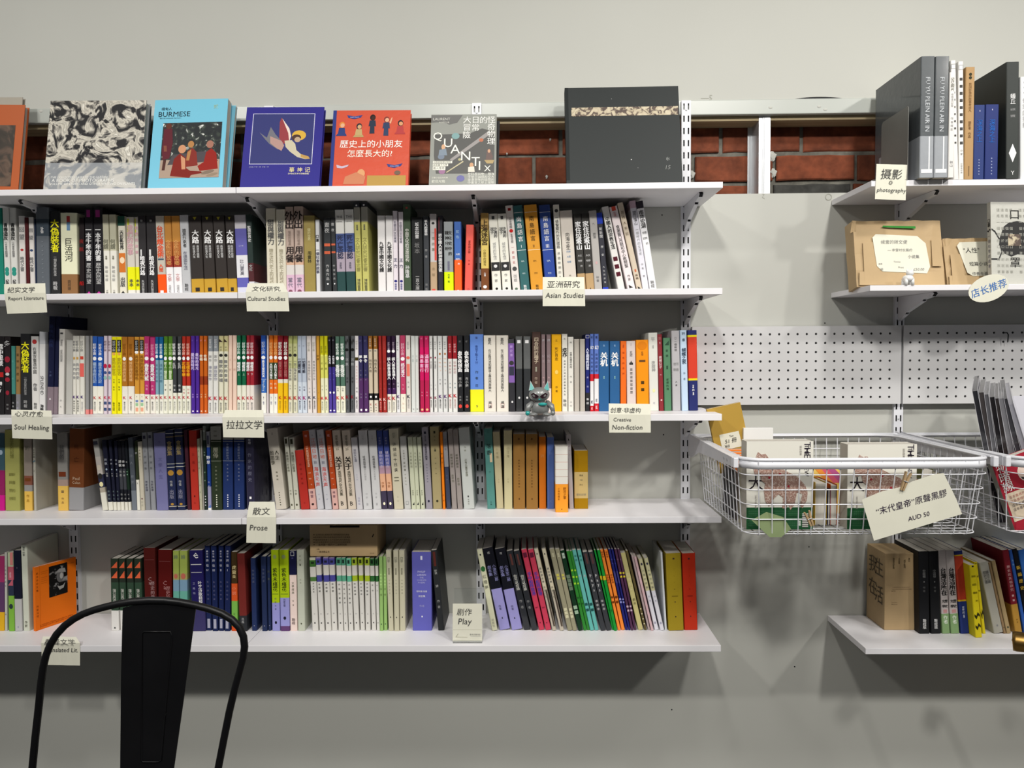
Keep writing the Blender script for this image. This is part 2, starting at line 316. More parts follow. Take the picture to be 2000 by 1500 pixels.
R1 = '''-3 9 -8 406|1a7a68|@.5-.97 c|teal book at the left end
10 22 6 406|cdcdc8|青春造反@.17-.36 222;一代青年的回想@.37-.55 777;●@.66-.72 2a8a7a;●@.7-.76 2a8a7a;紀實文學@.8-.95 444|white book with teal blots and bold black title
= 23 36 18 406
38 51 35 422|cfcbc7|回望@.12-.3 888;●@.4-.43 a33;時代之書@.5-.68 777|slim grey-white book with tiny red dot
51 58 47 425|4a1418|書@.85-.92 a66|dark maroon slim book between two white ones
59 69 55 424|cfcbc7|回望@.12-.3 888;●@.4-.43 346;時代之書@.5-.68 777|slim grey-white book right of the maroon one
69 72 66 427|1c2a44||thin navy book against the grey striped one
72 97 69 405|5a6067>.13 343e48>.32 5a6067|讣告@.22-.29 ddd;------------@.36-.95 7a8087|slate grey book with fine stripes and title on navy panel
98 118 96 412|252628|大偽裝者@.1-.48 e8e020 w1.1;一個真實的故事@.52-.76 999;時報@.82-.92 aaa|black book with large yellow characters
120 152 116 416|dfe0c2>.73 8a6440>.98 dfe0c2|■@.04-.12 a33 w.2;■@.11-.21 68a w.2;巨流河@.3-.58 222 w.6;齊邦媛@.8-.92 543 w.25|thick cream book with brown paper band
153 165 152 425|1c1416|夜航@.25-.45 722;船@.8-.86 911|black book with red lettering, partly behind
165 182 161 405|1c1b1f|■@.03-.11 8a2a70 w.45;一本千年的書@.22-.6 ddd;歷史回望@.62-.86 bbb w.5;▲@.94-.98 b39|tall black book with white calligraphy and magenta mark
= 184 203 179 405
204 216 200 419|b9b7a0>.44 dcdad0|何謂@.3-.42 776;文學@.5-.55 665;聯經出版@.62-.82 888 w.4;三民@.92-.98 444 w.5|ivory book with grey-green upper part
= 217 230 213 419
234 248 231 422|d6d2c2|■@.0-.12 1d4a3c w1.2;天花亂世界@.18-.42 333;■@.46-.7 c8702c w.9;●@.5-.6 e8d0b0;出版@.76-.88 555;▲@.93-.97 222|white book with green top and orange tree
250 265 246 424|c8c3b8>.63 dfe010>.92 dcdad2|▌@.02-.24 b8bc3c;我們的故事@.1-.48 c9a0a8;本本@.78-.88 554|white and lime book with pale pink title
= 266 274 261 424
273 288 269 421|2a282a|聯@.05-.08 999;▌@.42-.5 ccc w.5;暗夜行路@.5-.74 eee;失落的聲音@.8-.97 bbb w.5|black glossy book with white brush title
= 289 308 283 421
309 326 303 422|b9b4a8>.73 e8500c|台北煉金術@.12-.52 d8502c w1;■@.53-.55 456;人間@.6-.7 d85a3a;■@.93-.97 eee w.4|grey and orange book with vermilion title
326 340 319 422|b98038>.32 a5602c>.5 8e2f24>.64 e2e2e4|金色的故鄉@.3-.62 d8a060 w.6;文學@.72-.82 c99 w.5;出版社@.86-.96 888 w.4|copper and maroon book with white foot
= 341 357 334 422
357 374 350 420|b3b5b8|誰是外來者@.17-.4 222 w.5;在德國生活@.45-.68 667 w.4;聯經@.85-.94 333 w.5|plain grey book right of the copper pair
375 399 368 421|2e2927>.79 b8902e|▼@.02-.06 a9a030 w.3;大路@.18-.35 eee w.8;高速中國裡的低速人生@.37-.53 ccc w.6 c2;■@.9-.95 2e2927 w.35|dark brown book with gold foot band
= 400 422 393 421
= 424 446 415 421
= 446 464 439 421
464 487 456 420|b9b6bc>.17 5b59a0>.5 d2d2d6>.78 5a5aa6>.9 c4c6d8|二十年@.32-.45 ccd w.4 r;比山更高@.55-.75 445 w.5|white and purple mountain book
487 498 480 419|1f2d2a>.6 4a2226>.83 c9c9d0|監視世界史@.14-.34 ccc;文化@.62-.7 999|dark green book with maroon lower part
522 541 518 407|c9c4b2|甜與權力@.13-.42 555 w.8;糖在近代史上的地位@.46-.88 9a937c w.5|cream book with grey handwritten-style title
= 542 560 538 409
560 576 556 404|a8958a>.62 c4a088>.66 c9c4c0>.77 c9a9bd|外出@.05-.25 2a2220 w1;階級的餐桌@.27-.44 8a7a70 w.5;用餐@.45-.63 2a2220 w1;當代@.8-.92 667 w.5;●@.94-.98 7a4a5a w.5|pinkish brown book with pink foot and big dark title
= 577 594 572 403
595 617 592 421|8f7f45|鹽的世界@.16-.32 d8cf98 w.4;周重林@.45-.6 332 w.3|shrink-wrapped olive gold book
618 626 615 429|c5c6c8|口罩@.2-.3 222;一個社會的故事@.38-.72 556|thin pale grey book beside the olive gold one
634 650 631 426|2b2e30|晝夜@.05-.2 bbb w.6;■■■■@.3-.5 b9573a w.8 c2;作者作品@.6-.82 aaa w.4;●@.85-.87 eee w.3|dark grey book with rusty square pattern
= 650 659 643 425
659 676 654 410|d0d0cb>.28 3f5080>.5 9a8f9c>.73 22403f>.97 6a5040|THE@.07-.1 444 r;DENIAL@.11-.17 333 r;死亡否認@.3-.58 2a2f4a w1;恩斯特@.62-.7 445 w.5|blue-grey book with white top and teal foot
= 677 695 672 409
696 708 690 396|25272d>.05 9a988e>.21 b0ad62|●@.02-.04 ccc w.3;西學譜@.24-.3 665;文人研究社會史書@.38-.75 8a8650 w.6;博雅書屋@.83-.97 554 w.5|tall yellow-green book with black cap
= 709 722 704 395
739 754 736 421|d2d0cf|九堂中國文化課@.33-.72 222 w.7;▲@.96-.98 222 w.3|white book with black brush title
= 755 769 752 421
769 778 766 412|cfc8ce|中國古代文化常識@.12-.38 556 w.6;王力@.55-.7 667;●@.83-.86 2c2c70;■■■@.87-.95 668 w.4|slim lilac-white book with blue emblem
= 780 789 778 414
789 804 788 399|3f4f3c|●@.03-.05 a44 w.3;中国文化的深层结构@.27-.64 e0e0d8 w.6;孙隆基@.68-.82 ddd w.5|tall dark green book with white title
805 827 804 424|17191a|坂本図書@.07-.28 e8e8e8 w.5;坂本@.33-.48 777 w.4;一頁文庫@.75-.95 aaa w.3|thick black book with short white title at its head
828 839 827 422|33363a|平凡的罪惡@.05-.25 ddd w.7;作者@.4-.56 999 w.4;出版@.85-.97 888 w.4|slim charcoal book right of the thick black one
841 854 840 418|b3afae>.6 a78f74|▐@.18-.58 c64a40 w.3;●@.1-.13 222 w.5;一個故事@.2-.48 776 w.4;出版@.65-.8 7a6a50 w.4;■@.94-.98 c64a40 w.5|grey and tan book with red edge stripe
856 866 856 421|2b2b31|▌@.02-.2 5a3036;把中國人的精神講得透徹@.23-.72 ccc w.7|slim black book with white column of print
868 886 867 433|8a9092>.7 c8e800|文化史中的精神分析@.12-.48 333 w.7 c2;━━━━@.55-.68 667 w.5;作者 簡@.73-.85 232 w.3|grey book with neon yellow foot
888 902 886 433|3c62a8>.53 e65a20|藍色@.1-.25 9bd w.4;城市的大街@.42-.62 eee w.5 c2;●@.95-.98 fff w.4|short blue and orange book
907 922 910 439|d4574c|革命與文學@.23-.42 7a2a24 w.4;作者@.5-.6 922 w.2;口@.93-.96 722 w.4|short coral red book at the slotted upright
940 956 937 416|a5854a>.2 c6b060>.69 6b3f20|上海迷宮@.08-.4 3a2c1a w.95;小說中的城市@.45-.66 6a5a2a w.5;小寶@.74-.79 eee w.4;●@.9-.94 ddd w.5|tan and yellow book with brown foot
962 981 953 418|d4d3c8|■@.03-.07 444 w.3;沙漠的孩子@.17-.3 555 w.7 c2;城市的生活@.36-.58 999 w.5;■@.61-.72 2c2c2c w.95;●@.64-.68 ccc w.4;作家@.74-.88 777 w.3;●@.93-.96 222 w.3|white book with black-and-white woodcut at waist
= 982 1000 970 418
1002 1017 986 402|d0cbc6|■@.03-.06 811 w.4;日本帝國@.14-.26 555 w.5;●@.27-.31 b22 w.5;生活空間@.32-.43 555 w.5;一部歷史@.45-.68 b77 w.3;●@.7-.75 444 w.6;出版@.78-.88 777 w.4;●@.94-.97 565 w.4|white leaning book with small red circle
1018 1036 1002 402|2f5c5e>.08 e8e8e4>.084 2f5c5e>.51 e8e8e4>.514 2f5c5e|南島語言@.12-.42 f0f0f0 w.5;Ⅰ@.44-.5 fff w.3;人文研究@.57-.85 cdd w.3 c2;聯經@.91-.98 eee w.3|teal volume with white square characters
1038 1063 1023 401|c98c2c>.08 eee8d8>.084 c98c2c>.51 eee8d8>.514 c98c2c|南島語言@.12-.42 3a2c14 w.35;Ⅱ@.44-.5 322 w.2;人文研究@.57-.85 6a4a1a w.25 c2;聯經@.91-.98 321 w.2|thick ochre volume with dark square characters
1066 1088 1052 401|263a74>.08 e8e8e4>.084 2a4488>.51 e8e8e4>.514 26408c|南島語言@.12-.42 f0f0f0 w.4;Ⅲ@.44-.5 fff w.3;人文研究@.57-.85 bcd w.3 c2|royal blue volume with white square characters
1090 1102 1080 400|d3d1c6|●@.05-.09 333 w.6;一條警察外的民國路@.13-.5 444 w.5;民國時期的人@.53-.85 777 w.4|white leaning book with small black oval at its head
1104 1128 1093 412|c5beb4|向海立生@.27-.48 333 w.35;海風裡的人生@.47-.66 68a w.3 c2;林天水@.78-.88 776 w.15|pale grey-beige book with handwritten title
1130 1145 1120 418|33322f>.76 a88c64|家住垃圾山@.1-.46 f0f0ec w.9;文學的人物@.5-.7 bbb w.5 c2;▲@.94-.98 321 w.3|black book with white brush title and tan foot
= 1146 1162 1134 417
1162 1177 1150 412|a3a09c|一九@.05-.2 777 w.3;詩選@.27-.34 666 w.4;●@.6-.68 b99 w.3;林書@.8-.88 666 w.3|plain grey book between black and navy ones
1178 1189 1165 416|2d2e36|■@.0-.14 2038a0 w1.1;新新聞@.18-.32 ccc w.5;歷史@.38-.58 bbb w.4;人生的故事@.66-.9 bbb w.3;■@.94-1. 2038b0 w1|dark mottled book with blue corner tags
1208 1222 1175 405|cfcdc9|中國人的宗教生活@.12-.5 333 w.75;■■■@.57-.84 4a1420 w.6|white leaning book with maroon title strip
1227 1243 1190 405|d8cdce|■@.0-.05 c84a38 w.5;台灣@.06-.12 b66 w.4;食業藝口西關和中心教關聖@.22-.72 444 w.45;作家@.8-.88 555 w.3;◣@.92-.96 222 w.5|pinkish white leaning book with red corner
1245 1256 1206 397|c0b3a0|周作人手記@.08-.38 6a5a44 w.5;▪@.75-.78 b64 w.3;編輯@.8-.87 543 w.4;◣@.94-.97 222 w.5|beige leaning book between two white ones
1256 1270 1229 393|b9a0ae>.08 d0cfd8|望江藻山@.11-.27 444 w.5;一個時代的生活史@.3-.6 999 w.4;作者 著@.68-.85 888 w.3|lilac-white leaning book with mauve cap
1270 1284 1241 394|2a2630>.08 dcdcde|市井宏湖@.1-.3 222 w.8;歷史的手記@.32-.5 555 w.6 c2;聯經@.88-.96 444 w.5|white leaning book with black cap, last on its shelf
'''
R2 = '''-6 8 -6 657|1c1a1c|霧中風景@.1-.38 ddd w.8;■@.46-.52 a22 w.8;聲·/@.58-.72 eee|black book with white and red brushwork at the left end
9 21 8 658|201c1e|多@.04-.14 bbb w.9;●@.25-.33 8a2030 w.9;●@.38-.47 a02838 w.9;●@.46-.5 bbb w.9;●@.52-.58 902230 w.8;●@.68-.76 8a2030 w.6;時報@.85-.95 888 w.3|black book with dark red flowers
22 30 21 676|3f7f76>.7 17191a|藝術@.1-.6 5fa79c w.5;出版社@.8-.96 aaa w.4|short slim teal book with black foot
30 39 30 676|8a6c40>.7 77777a|藝術的歷史@.08-.55 5a4426 w.5;出版@.78-.95 aab w.4|short slim tan book with grey foot
40 60 38 652|252628|大偽裝者@.1-.48 e8e020 w1.1;一個真實的故事@.52-.76 999 w.3;時報@.82-.92 aaa w.3|black book with large yellow characters, lower copy
62 77 59 657|d0cfcb|●@.04-.1 a33 w.6;在東京重造中國@.14-.48 444 w.5;作者@.6-.7 777;聯經@.85-.93 333 w.4|white book with small red disc at its head
76 88 76 648|b6b8bc>.15 d3d3d2|~SPLENDID@.45-.85 555 w.5;海晦@.88-.96 333 w.7|white book with Latin capitals down its spine
89 103 93 618|121634>.72 7e7078|最後的貴族@.08-.32 2c3660 w.6;小說@.55-.62 55608a w.3;▲@.83-.85 fff w.3|tall navy book with mauve lower third
103 112 104 618|121634>.72 7e7078||tall navy book behind white one
113 124 115 643|d1cec8|▬@.04-.06 444 w.5;詩歌的@.12-.2 777 w.5;成長與回望@.24-.38 888 w.5;詩人@.8-.95 999 w.3|tall white book with grey print
127 141 128 664|b3b2ac||pale grey blank shrink-wrapped volume
142 148 140 656|d6d4ca|好好小說@.06-.2 777 w.7;■@.27-.3 c69a50 w.6;我們的愛@.34-.56 999 w.8;K@.76-.8 4a2a6a w.9;集合出版社@.82-.97 333 w.5|slim cream book with orange dash and purple emblem
= 149 156 147 656
156 165 155 656|d6d4ca|好好小說@.06-.2 777 w.6;■@.26-.3 c43 w.7;■@.35-.52 d86058 w.9;K@.76-.8 3a2a6a w.8;集合出版社@.84-.96 aaa w.4|cream book with coral blot
166 173 166 656|8a8a8a>.94 d9827e||slim grey book with pink foot
173 180 173 656|8d8d8c>.94 d9827e||second slim grey book with pink foot, next to blue
181 190 178 657|2455a8>.64 e0ded2|好好小說@.09-.24 eee w.75;●@.26-.31 f0f0f0 w.8;繼承者的日記@.33-.6 9fb4d0 w.9;K@.77-.81 b03030 w.8;集合出版社@.84-.96 555 w.4|blue and white series book
= 190 201 190 658
202 209 202 656|cfc2cc|好好小說@.06-.2 644 w.6;●@.35-.42 b01c40 w1.1;●@.45-.49 3a5080 w.9;●@.5-.57 8ab0a8 w.9;K@.77-.81 c03050 w.9;■■@.82-.98 3a4a70 w.8|lilac-white book with crimson lips
= 210 217 210 656
217 227 216 658|e4dc10|■@.04-.2 1c1c1c w.8;好好小說@.05-.19 ccc w.5;●@.2-.24 d8a050 w.6;愛的未定名@.27-.5 b0a020 w.85;作者 集合@.54-.7 552 w.3;集合出版@.85-.96 440 w.4|bright yellow book with black title capsule
= 228 238 227 658
238 249 237 658|a56a20>.64 dedbd0|好好小說@.09-.24 8a5412 w.7;●@.26-.31 eee w.6;城市裡的異鄉@.32-.58 d8a870 w.8;K@.77-.81 b03040 w.8;集合出版社@.84-.96 555 w.4|golden brown and white series book
= 250 262 249 658
263 272 262 658|c88f34>.74 e0dcc8|■@.04-.18 1c1c1c w.9;好好小說@.05-.17 ccc w.5;●@.18-.22 eee w.8;再穿的故事特色@.24-.56 8a5a18 w.75;!@.76-.8 333 w.6;■@.82-.85 6a80b0 w.6;■@.86-.9 90b890 w.6;■@.92-.97 d89a80 w.6|ochre book with black capsule and pastel foot marks
= 273 282 272 658
282 292 281 657|b0306c>.75 dedbd0|好好小說@.09-.24 e8b0c8 w.6;●@.26-.31 eee w.8;春夏光藍@.35-.57 f8e8ee w.75;作者@.62-.7 e8b0c8 w.4;K@.77-.81 b03040 w.8;集合出版社@.84-.96 555 w.4|magenta book with white series foot
= 293 303 292 659
303 310 302 658|0c5c90>.3 7aa0ae>.75 dcdcd0|好好小說@.09-.22 cde w.7;●@.23-.28 eef w.8;追夢人之歌@.34-.6 4f7a90 w.6;K@.77-.81 b03040 w.8;集合出版社@.84-.96 888 w.4|deep blue and dusty blue series book
= 311 319 310 658
319 327 319 657|4a7a20>.56 dcdccc|好好小說@.09-.24 b0d088 w.7;●@.26-.31 eee w.8;愛上一個混蛋@.33-.55 d8e8c0 w.8;作者@.6-.72 555 w.4;K@.77-.81 b03040 w.8;集合出版社@.84-.96 888 w.4|leaf green series book
= 328 337 328 657
338 345 336 657|3a3d3f>.73 dcdccc|好好小說@.09-.24 eee w.8;●@.26-.31 eee w.9;乱跑@.34-.42 aaa w.8;作者@.61-.72 eee w.5;K@.77-.81 b03040 w.8;集合出版社@.84-.96 888 w.4|dark grey series book with white foot
= 347 355 346 657
356 363 355 657|a82a1c>.64 dcdccc|好好小說@.09-.24 e8b0a0 w.7;●@.26-.31 eee w.8;花樣年華@.33-.52 e8a020 w.9;作者@.67-.75 c88 w.5;K@.77-.81 b03040 w.8;集合出版社@.84-.96 666 w.4|red series book with golden title
= 364 372 363 657
373 381 372 656|46248a|好@.05-.07 86c w.4;最好的時光@.22-.44 c8b8f0 w.8;作者@.74-.8 b9e w.4;●@.96-.98 e8d8ff w.5|violet glossy book
= 382 389 381 656
390 397 389 656|b95a14>.52 8a3210>.63 c05818|好@.05-.07 e9a w.4;幸福@.24-.32 f0d8c0 w.8;作者@.74-.8 fc9 w.4;●@.96-.98 f0c0a0 w.5|burnt orange book with dark middle
= 398 405 397 656
406 415 406 656|7c8288>.2 cfcfca|好好小說@.04-.16 ddd w.6;謝你@.24-.34 888 w.5;讓我愛你@.38-.58 889 w.6;K@.78-.83 b01830 w.9;集合出版社@.86-.98 777 w.4|white book with slate grey cap
= 416 426 416 656
427 436 427 656|bfb888>.2 cfcdb8|◣@.04-.08 322 w.8;好好@.13-.2 665 w.4;●@.23-.27 222 w.8;離家的幸福@.3-.6 777 w.7;K@.78-.83 b02030 w.8;集合出版社@.86-.98 555 w.4|khaki-topped book with small black disc
= 437 445 437 656
446 453 446 655|d9bfae|小說@.25-.5 c0a090 w.5|slim pale peach book
= 454 462 454 655
463 471 462 655|0c5c3c>.64 d8d8c8|好好小說@.09-.24 d0e0d8 w.7;●@.26-.31 eee w.8;蝴蝶詩@.34-.46 eef w.9;上@.48-.52 cdc w.5;K@.78-.83 b02030 w.8;集合出版社@.86-.98 555 w.4|emerald green series book
= 472 480 472 655
481 488 481 655|93202c>.64 d8d0c8|好好小說@.09-.24 e8c8cc w.7;●@.26-.31 eee w.8;蝴蝶詩@.34-.46 fee w.9;下@.48-.52 edd w.5;K@.78-.83 b02030 w.8;集合出版社@.86-.98 555 w.4|crimson series book left of a black gap
= 488 496 488 655
510 520 509 655|2050a8>.56 eee>.565 2a62b0>.74 dcdcd4|好好小說@.08-.24 d8e0f0 w.6;●@.26-.31 eee w.8;飄花无聲說的真@.32-.54 f0f4ff w.7;~BingBing@.58-.72 bcd w.6;!@.78-.83 333 w.6;集合@.85-.89 668 w.4|royal blue book right of a black gap
521 524 521 655|cac2c4||very thin grey-white book beside the royal blue one
526 534 525 655|c86410>.35 3a4a30>.57 d86818>.75 dcdcd4|好好小說@.09-.25 e8b070 w.7;●@.26-.31 eee w.8;AM与大猫文@.36-.56 eee w.9;作者@.6-.7 fdb w.5;!@.78-.83 326 w.6;集合@.85-.89 668 w.4|orange book with dark green title panel
= 534 542 534 655
542 552 542 656|7c1220>.56 d0ccc0>.61 dcb010|好好小說@.08-.25 eed w.7;●@.26-.31 eee w.8;極夜之前情@.33-.53 b87a74 w.6;K@.78-.82 b02818 w.8;集合出版社@.84-.96 a08020 w.4|dark red book with yellow foot
= 552 562 552 656
562 571 560 656|a3a868>.1 b4b684>.42 cccab2|好好@.13-.21 663 w.4;●@.23-.27 222 w.8;一世上海未定錄@.31-.58 666 w.6;作者@.63-.7 777 w.3;K@.78-.83 b02828 w.8;集合出版社@.86-.98 888 w.4|pale moss green book with black disc
= 572 581 570 656
582 590 580 656|a8b2c0>.6 bdc6d0|好@.1-.16 778 w.3;一切都可能@.28-.48 223 w1.05;作者@.65-.72 667 w.4;K@.78-.83 902868 w.8;集合出版社@.84-.96 224 w.4|powder blue book with scattered black title
= 591 600 589 656
601 610 600 656|cfc8c4|好好小說@.08-.2 998 w.5;雨落幾時的少年@.32-.58 888 w.5;作者@.66-.75 999 w.3;K@.78-.82 224 w.7;集合出版社@.84-.95 333 w.4|white book with pinkish edge and grey title
= 611 619 609 656
620 626 619 656|bd8c30|好運@.24-.32 6a4410 w.6;作者@.7-.85 a52 w.3|slim gold book beside a lime pair
627 634 625 656|bcb810>.25 c8c860>.55 d8d8b8|好好小說@.13-.22 552 w.5;●@.24-.27 dd6 w.6;幻愛@.32-.46 773 w.5;作者@.63-.72 777 w.3;K@.79-.83 c01830 w.9;集合出版社@.85-.97 777 w.4|lime topped white book
= 635 642 634 656
643 649 642 657|17151c>.4 3a3080>.75 4a3a90|好@.04-.06 99a w.5;大向月亮@.25-.36 dde w.7;夜空@.45-.6 88c w.3;●@.72-.75 eef w.6;●@.96-.98 dde w.6|black and blue nebula book
= 650 656 649 657
657 665 656 657|4c6c5c>.65 dcdcc8|好好小說@.09-.24 dfe8df w.7;●@.26-.31 eee w.8;重聲奇@.37-.53 e0f0e0 w.9;作者@.67-.72 777 w.4;K@.78-.83 b83030 w.8;集合出版社@.85-.97 888 w.4|grey-green series book
= 666 675 665 657
676 683 675 656|55575a|～@.03-.12 2c2c2c w.9;●@.16-.2 111 w1;沉默@.28-.4 909294 w.7;文字@.53-.62 222 w.6;K@.77-.82 7a1c28 w.9;集合出版社@.84-.96 2a2a2a w.4|grey book with black disc and dark scrawl
= 684 692 684 656
693 701 692 656|d6d2d2|好好小說@.06-.18 887 w.4;■@.28-.32 3a3008 w.8;來日方長的心@.38-.62 c9a0a0 w.4;作者@.66-.75 888 w.4;K@.79-.83 223 w.6;集合出版社@.84-.95 333 w.4|white book with dark gold label
702 710 700 656|2b2850>.55 4a2858|好@.05-.08 668 w.5;夢令@.25-.35 f0f0f8 w.7;小說詩@.42-.6 889 w.3;作者@.74-.82 99a w.3;●@.95-.98 eee w.5|dark indigo and plum book
= 711 720 710 656
721 729 719 656|8c5a1c>.17 bdb09a>.75 1c1a1c>.84 cfc8b8|好好小說@.03-.14 dcb w.4;■@.19-.2 666 w.5;勿忘人別@.3-.48 4a4238 w.6;●@.78-.81 ddd w.5;K@.88-.91 a03038 w.6;集合@.92-.99 444 w.3|beige book with brown cap and black ring
= 731 739 729 656
741 747 739 656|952620|好好小說@.07-.18 b84a44 w.5;詩歌@.3-.47 b84a44 w.5;作者@.6-.72 b84a44 w.4;K@.81-.85 e8c0b8 w.8;集合出版社@.86-.97 e8a8a0 w.4|brick red slim book
= 748 756 747 656
757 765 756 656|28122f>.68 3c1c50>.76 dad6c8|好好小說@.08-.18 bab w.4;●@.18-.22 eee w.8;誤入雨巷海潮人@.28-.57 f0e8f4 w.8;作者@.6-.72 a8a w.3;K@.79-.84 b01c30 w.9;集合出版社@.86-.98 888 w.4|dark purple book with white glowing title
= 766 774 765 656
775 782 774 655|cfcfd0|好好小說@.08-.2 555 w.4;詩的日子@.28-.45 acb w.4;作者@.6-.68 667 w.4;K@.77-.82 4a2060 w.8;集合出版社@.84-.96 222 w.4|white slim book with purple emblem, before the pink one
783 793 782 655|b0385c>.76 dcd8c8|好好小說@.1-.26 f0c8d4 w.6;●@.28-.33 eee w.8;桃花萬丈@.36-.54 f8e0e8 w.7;作者@.62-.72 e8a8b8 w.3;!@.8-.84 333 w.6;集合@.86-.97 dcb w.4|rose pink book with white title
794 803 793 655|cbc6be|好好小說@.08-.18 999 w.4;●@.27-.31 d0604c w.8;■@.37-.53 d87060 w.7;作者@.58-.7 777 w.3;K@.77-.82 223 w.7;集合出版社@.83-.95 888 w.4|white book with coral blotches
804 812 801 656|c6cac6|之@.25-.28 899 w.4;光影@.3-.34 899 w.5;字@.95-.97 666 w.5|slim white book with faint grey title
= 812 819 810 656
821 829 818 656|b01a52>.15 c01058>.58 a81a48|好@.02-.05 e8a w.4;滿墨書行@.24-.48 f0a8c8 w.8;作者@.72-.8 e8a0b8 w.3;●@.95-.98 f0b080 w.6|hot pink book
= 830 839 828 656
840 846 837 656|cfcfcc|好好小說@.07-.18 777 w.4;◆@.27-.3 801c3c w.5;如山崩裂@.33-.43 777 w.5;作者@.62-.72 888 w.3;K@.79-.83 80203a w.7;集合出版社@.84-.94 222 w.4|white book with tiny maroon flower
= 848 855 846 656
856 865 854 656|c9cac8|好好小說@.07-.18 555 w.3;●@.22-.25 a06030 w.4;去往北方的夜行@.27-.48 d8a888 w.5 c2;作者@.55-.65 777 w.3;K@.77-.82 4a2060 w.7;集合出版社@.83-.95 222 w.4|white book with tiny brown emblem and peach title
= 866 875 864 656
876 884 874 656|8c1a22>.3 d0d0cc|好好小說@.1-.22 e8c0c0 w.4;玩物封印@.33-.5 b08080 w.5;作者@.6-.7 578 w.3;K@.76-.81 b01c28 w.8;集合出版社@.83-.95 a77 w.4|white book with dark red cap
= 885 894 883 656
894 905 893 655|1c1d20|好@.06-.1 888 w.3;血色夜想曲@.2-.48 f0f0f0 w.7;肖小夢@.54-.68 aaa w.5;出版@.78-.86 999 w.3;●@.9-.95 c84038 w.6|black book with bold white title
= 907 918 905 655
919 945 919 653|5a80c8>.71 e0dc20|街@.03-.06 336 w.2;街拍9點09分@.14-.38 223a78 w.35;作者@.45-.6 345 w.2;日@.62-.7 224 w.2;9@.9-.96 444 w.25|cornflower blue book with yellow foot
946 969 943 655|d2cdc2|直走@.03-.12 333 w.4;在公路河流和鐵道上尋找西南聯大@.18-.74 333 w.22;楊瀟@.85-.96 333 w.22;□@.86-.98 a77 w.3|thick cream book with thin red frame
= 970 994 968 655
995 1007 992 662|3c3b40>.06 7c5aa0>.6 2c2c30|歷史書@.08-.25 c8a8e8 w.4;●@.3-.36 333 w.8;■@.38-.5 334 w.8;●@.85-.88 ccc w.3|dark book with purple paper sleeve
1008 1021 1006 657|5a5c5c>.43 2d2f31|▪@.05-.09 ddd w.5;●@.8-.83 ccc w.3|shrink-wrapped charcoal book with white dot
= 1023 1037 1021 657
1038 1055 1039 648|4a3832|四合院的種子@.07-.4 d0c0a8 w.5;━━━@.44-.5 998 w.6;作者@.56-.66 a98 w.3|tall brown book behind the cat figurine
1058 1066 1056 653|7c6a6c>.7 d8ccc8|詩@.05-.1 bbb w.5;紀念@.25-.38 a89a9c w.6;作者@.53-.65 caa w.4|mauve grey book beside the cat figurine
= 1068 1077 1066 653
1078 1097 1076 653|dca410|三@.06-.1 652 w.2;死亡日志@.17-.34 4a2a10 w.4;●@.46-.52 e8c060 w.35;作者@.66-.76 531 w.2|saffron yellow book right of the cat figurine
1098 1109 1097 652|d4d2c8|在@.04-.09 666 w.3;疫亦@.18-.3 222 w.9;去過多少地方的故事和人生@.33-.8 555 w.3;聯經@.84-.94 444 w.5|cream-white book with brush title
1110 1121 1109 658|d4d2ca|作@.05-.1 555 w.3;世界在簡中所向@.2-.42 444 w.4;作者@.5-.64 888 w.3;出版@.85-.95 999 w.3|cream-white book, slightly shorter, plain black title
1122 1132 1122 662|aca69c||shrink-wrapped blank taupe book
= 1133 1143 1131 662
1144 1152 1142 653|20286c>.76 262628|□@.01-.05 eee w.9;人生劇場的詩意@.18-.46 d0d4ec w.7;書寫@.5-.74 b0b0d0 w.4;聯經@.82-.92 eee w.5|navy book with white top square and black foot
1153 1160 1151 652|5872b8>.52 c0202c>.61 d8d8d8>.93 c0202c|藍@.03-.06 224 w.5;幻@.15-.2 eee w.8;台灣的歷史@.24-.5 263058 w.5;E@.86-.9 224 w.7;E@.95-.98 fff w.6|periwinkle book with red band and white foot
1161 1170 1160 652|5872b8>.52 c0202c>.58 d8d8d8>.9 c0202c|藍@.03-.06 224 w.5;幻@.15-.2 eee w.8;台灣的歷史@.24-.5 263058 w.5;E@.84-.88 224 w.6;E@.93-.97 fff w.6|second periwinkle book, its red foot deeper
1170 1190 1169 666|285888|世@.05-.08 9bd w.3;关机@.16-.36 f4f8fc w.85;柳岸@.5-.54 adc w.4|steel blue book with large white brush title
= 1191 1211 1190 666
1212 1224 1211 666|e0661c|漁民@.05-.1 a42 w.3;橘色的長詩@.13-.5 a84010 w.3;詩@.88-.92 823 w.2|slim orange book right of the steel blue pair
1225 1243 1223 666|cbbfbb|60@.03-.07 777 w.3;玄遊@.14-.22 666 w.3;▲@.28-.31 333 w.2;■@.31-.34 333 w.4;≡≡≡≡≡≡≡@.38-.76 444 w.4|pinkish grey book with a tree-shaped block of print
1244 1268 1242 664|ec8a10|●@.02-.14 d07810 w.8;玄遊@.16-.22 642 w.2;━@.28-.31 642 w.5;■■@.55-.75 4a3410 w.25|amber book with faint circle at its head
1269 1287 1266 650|cfd0c8|平@.05-.12 999 w.4;詩選@.16-.2 888 w.3;夜甜神@.36-.5 888 w.35;●@.7-.78 d8d8a0 w.3;社@.85-.95 99a w.2|tall white book right of the amber one
1288 1297 1284 653|802a30|集@.03-.08 a66 w.6;火光@.1-.13 dcc w.4;疲憊公子@.28-.45 e0c8c8 w.6;作@.5-.56 caa w.3;●@.85-.87 dbb w.4|dark red slim book in the last group
1298 1312 1295 660|507c5c|◢@.04-.1 2c4a38 w.6;書鋪@.14-.28 2c4a38 w.3;■■@.38-.43 2c4a38 w.4;疲憊的海@.55-.72 2c4030 w.3|sage green book
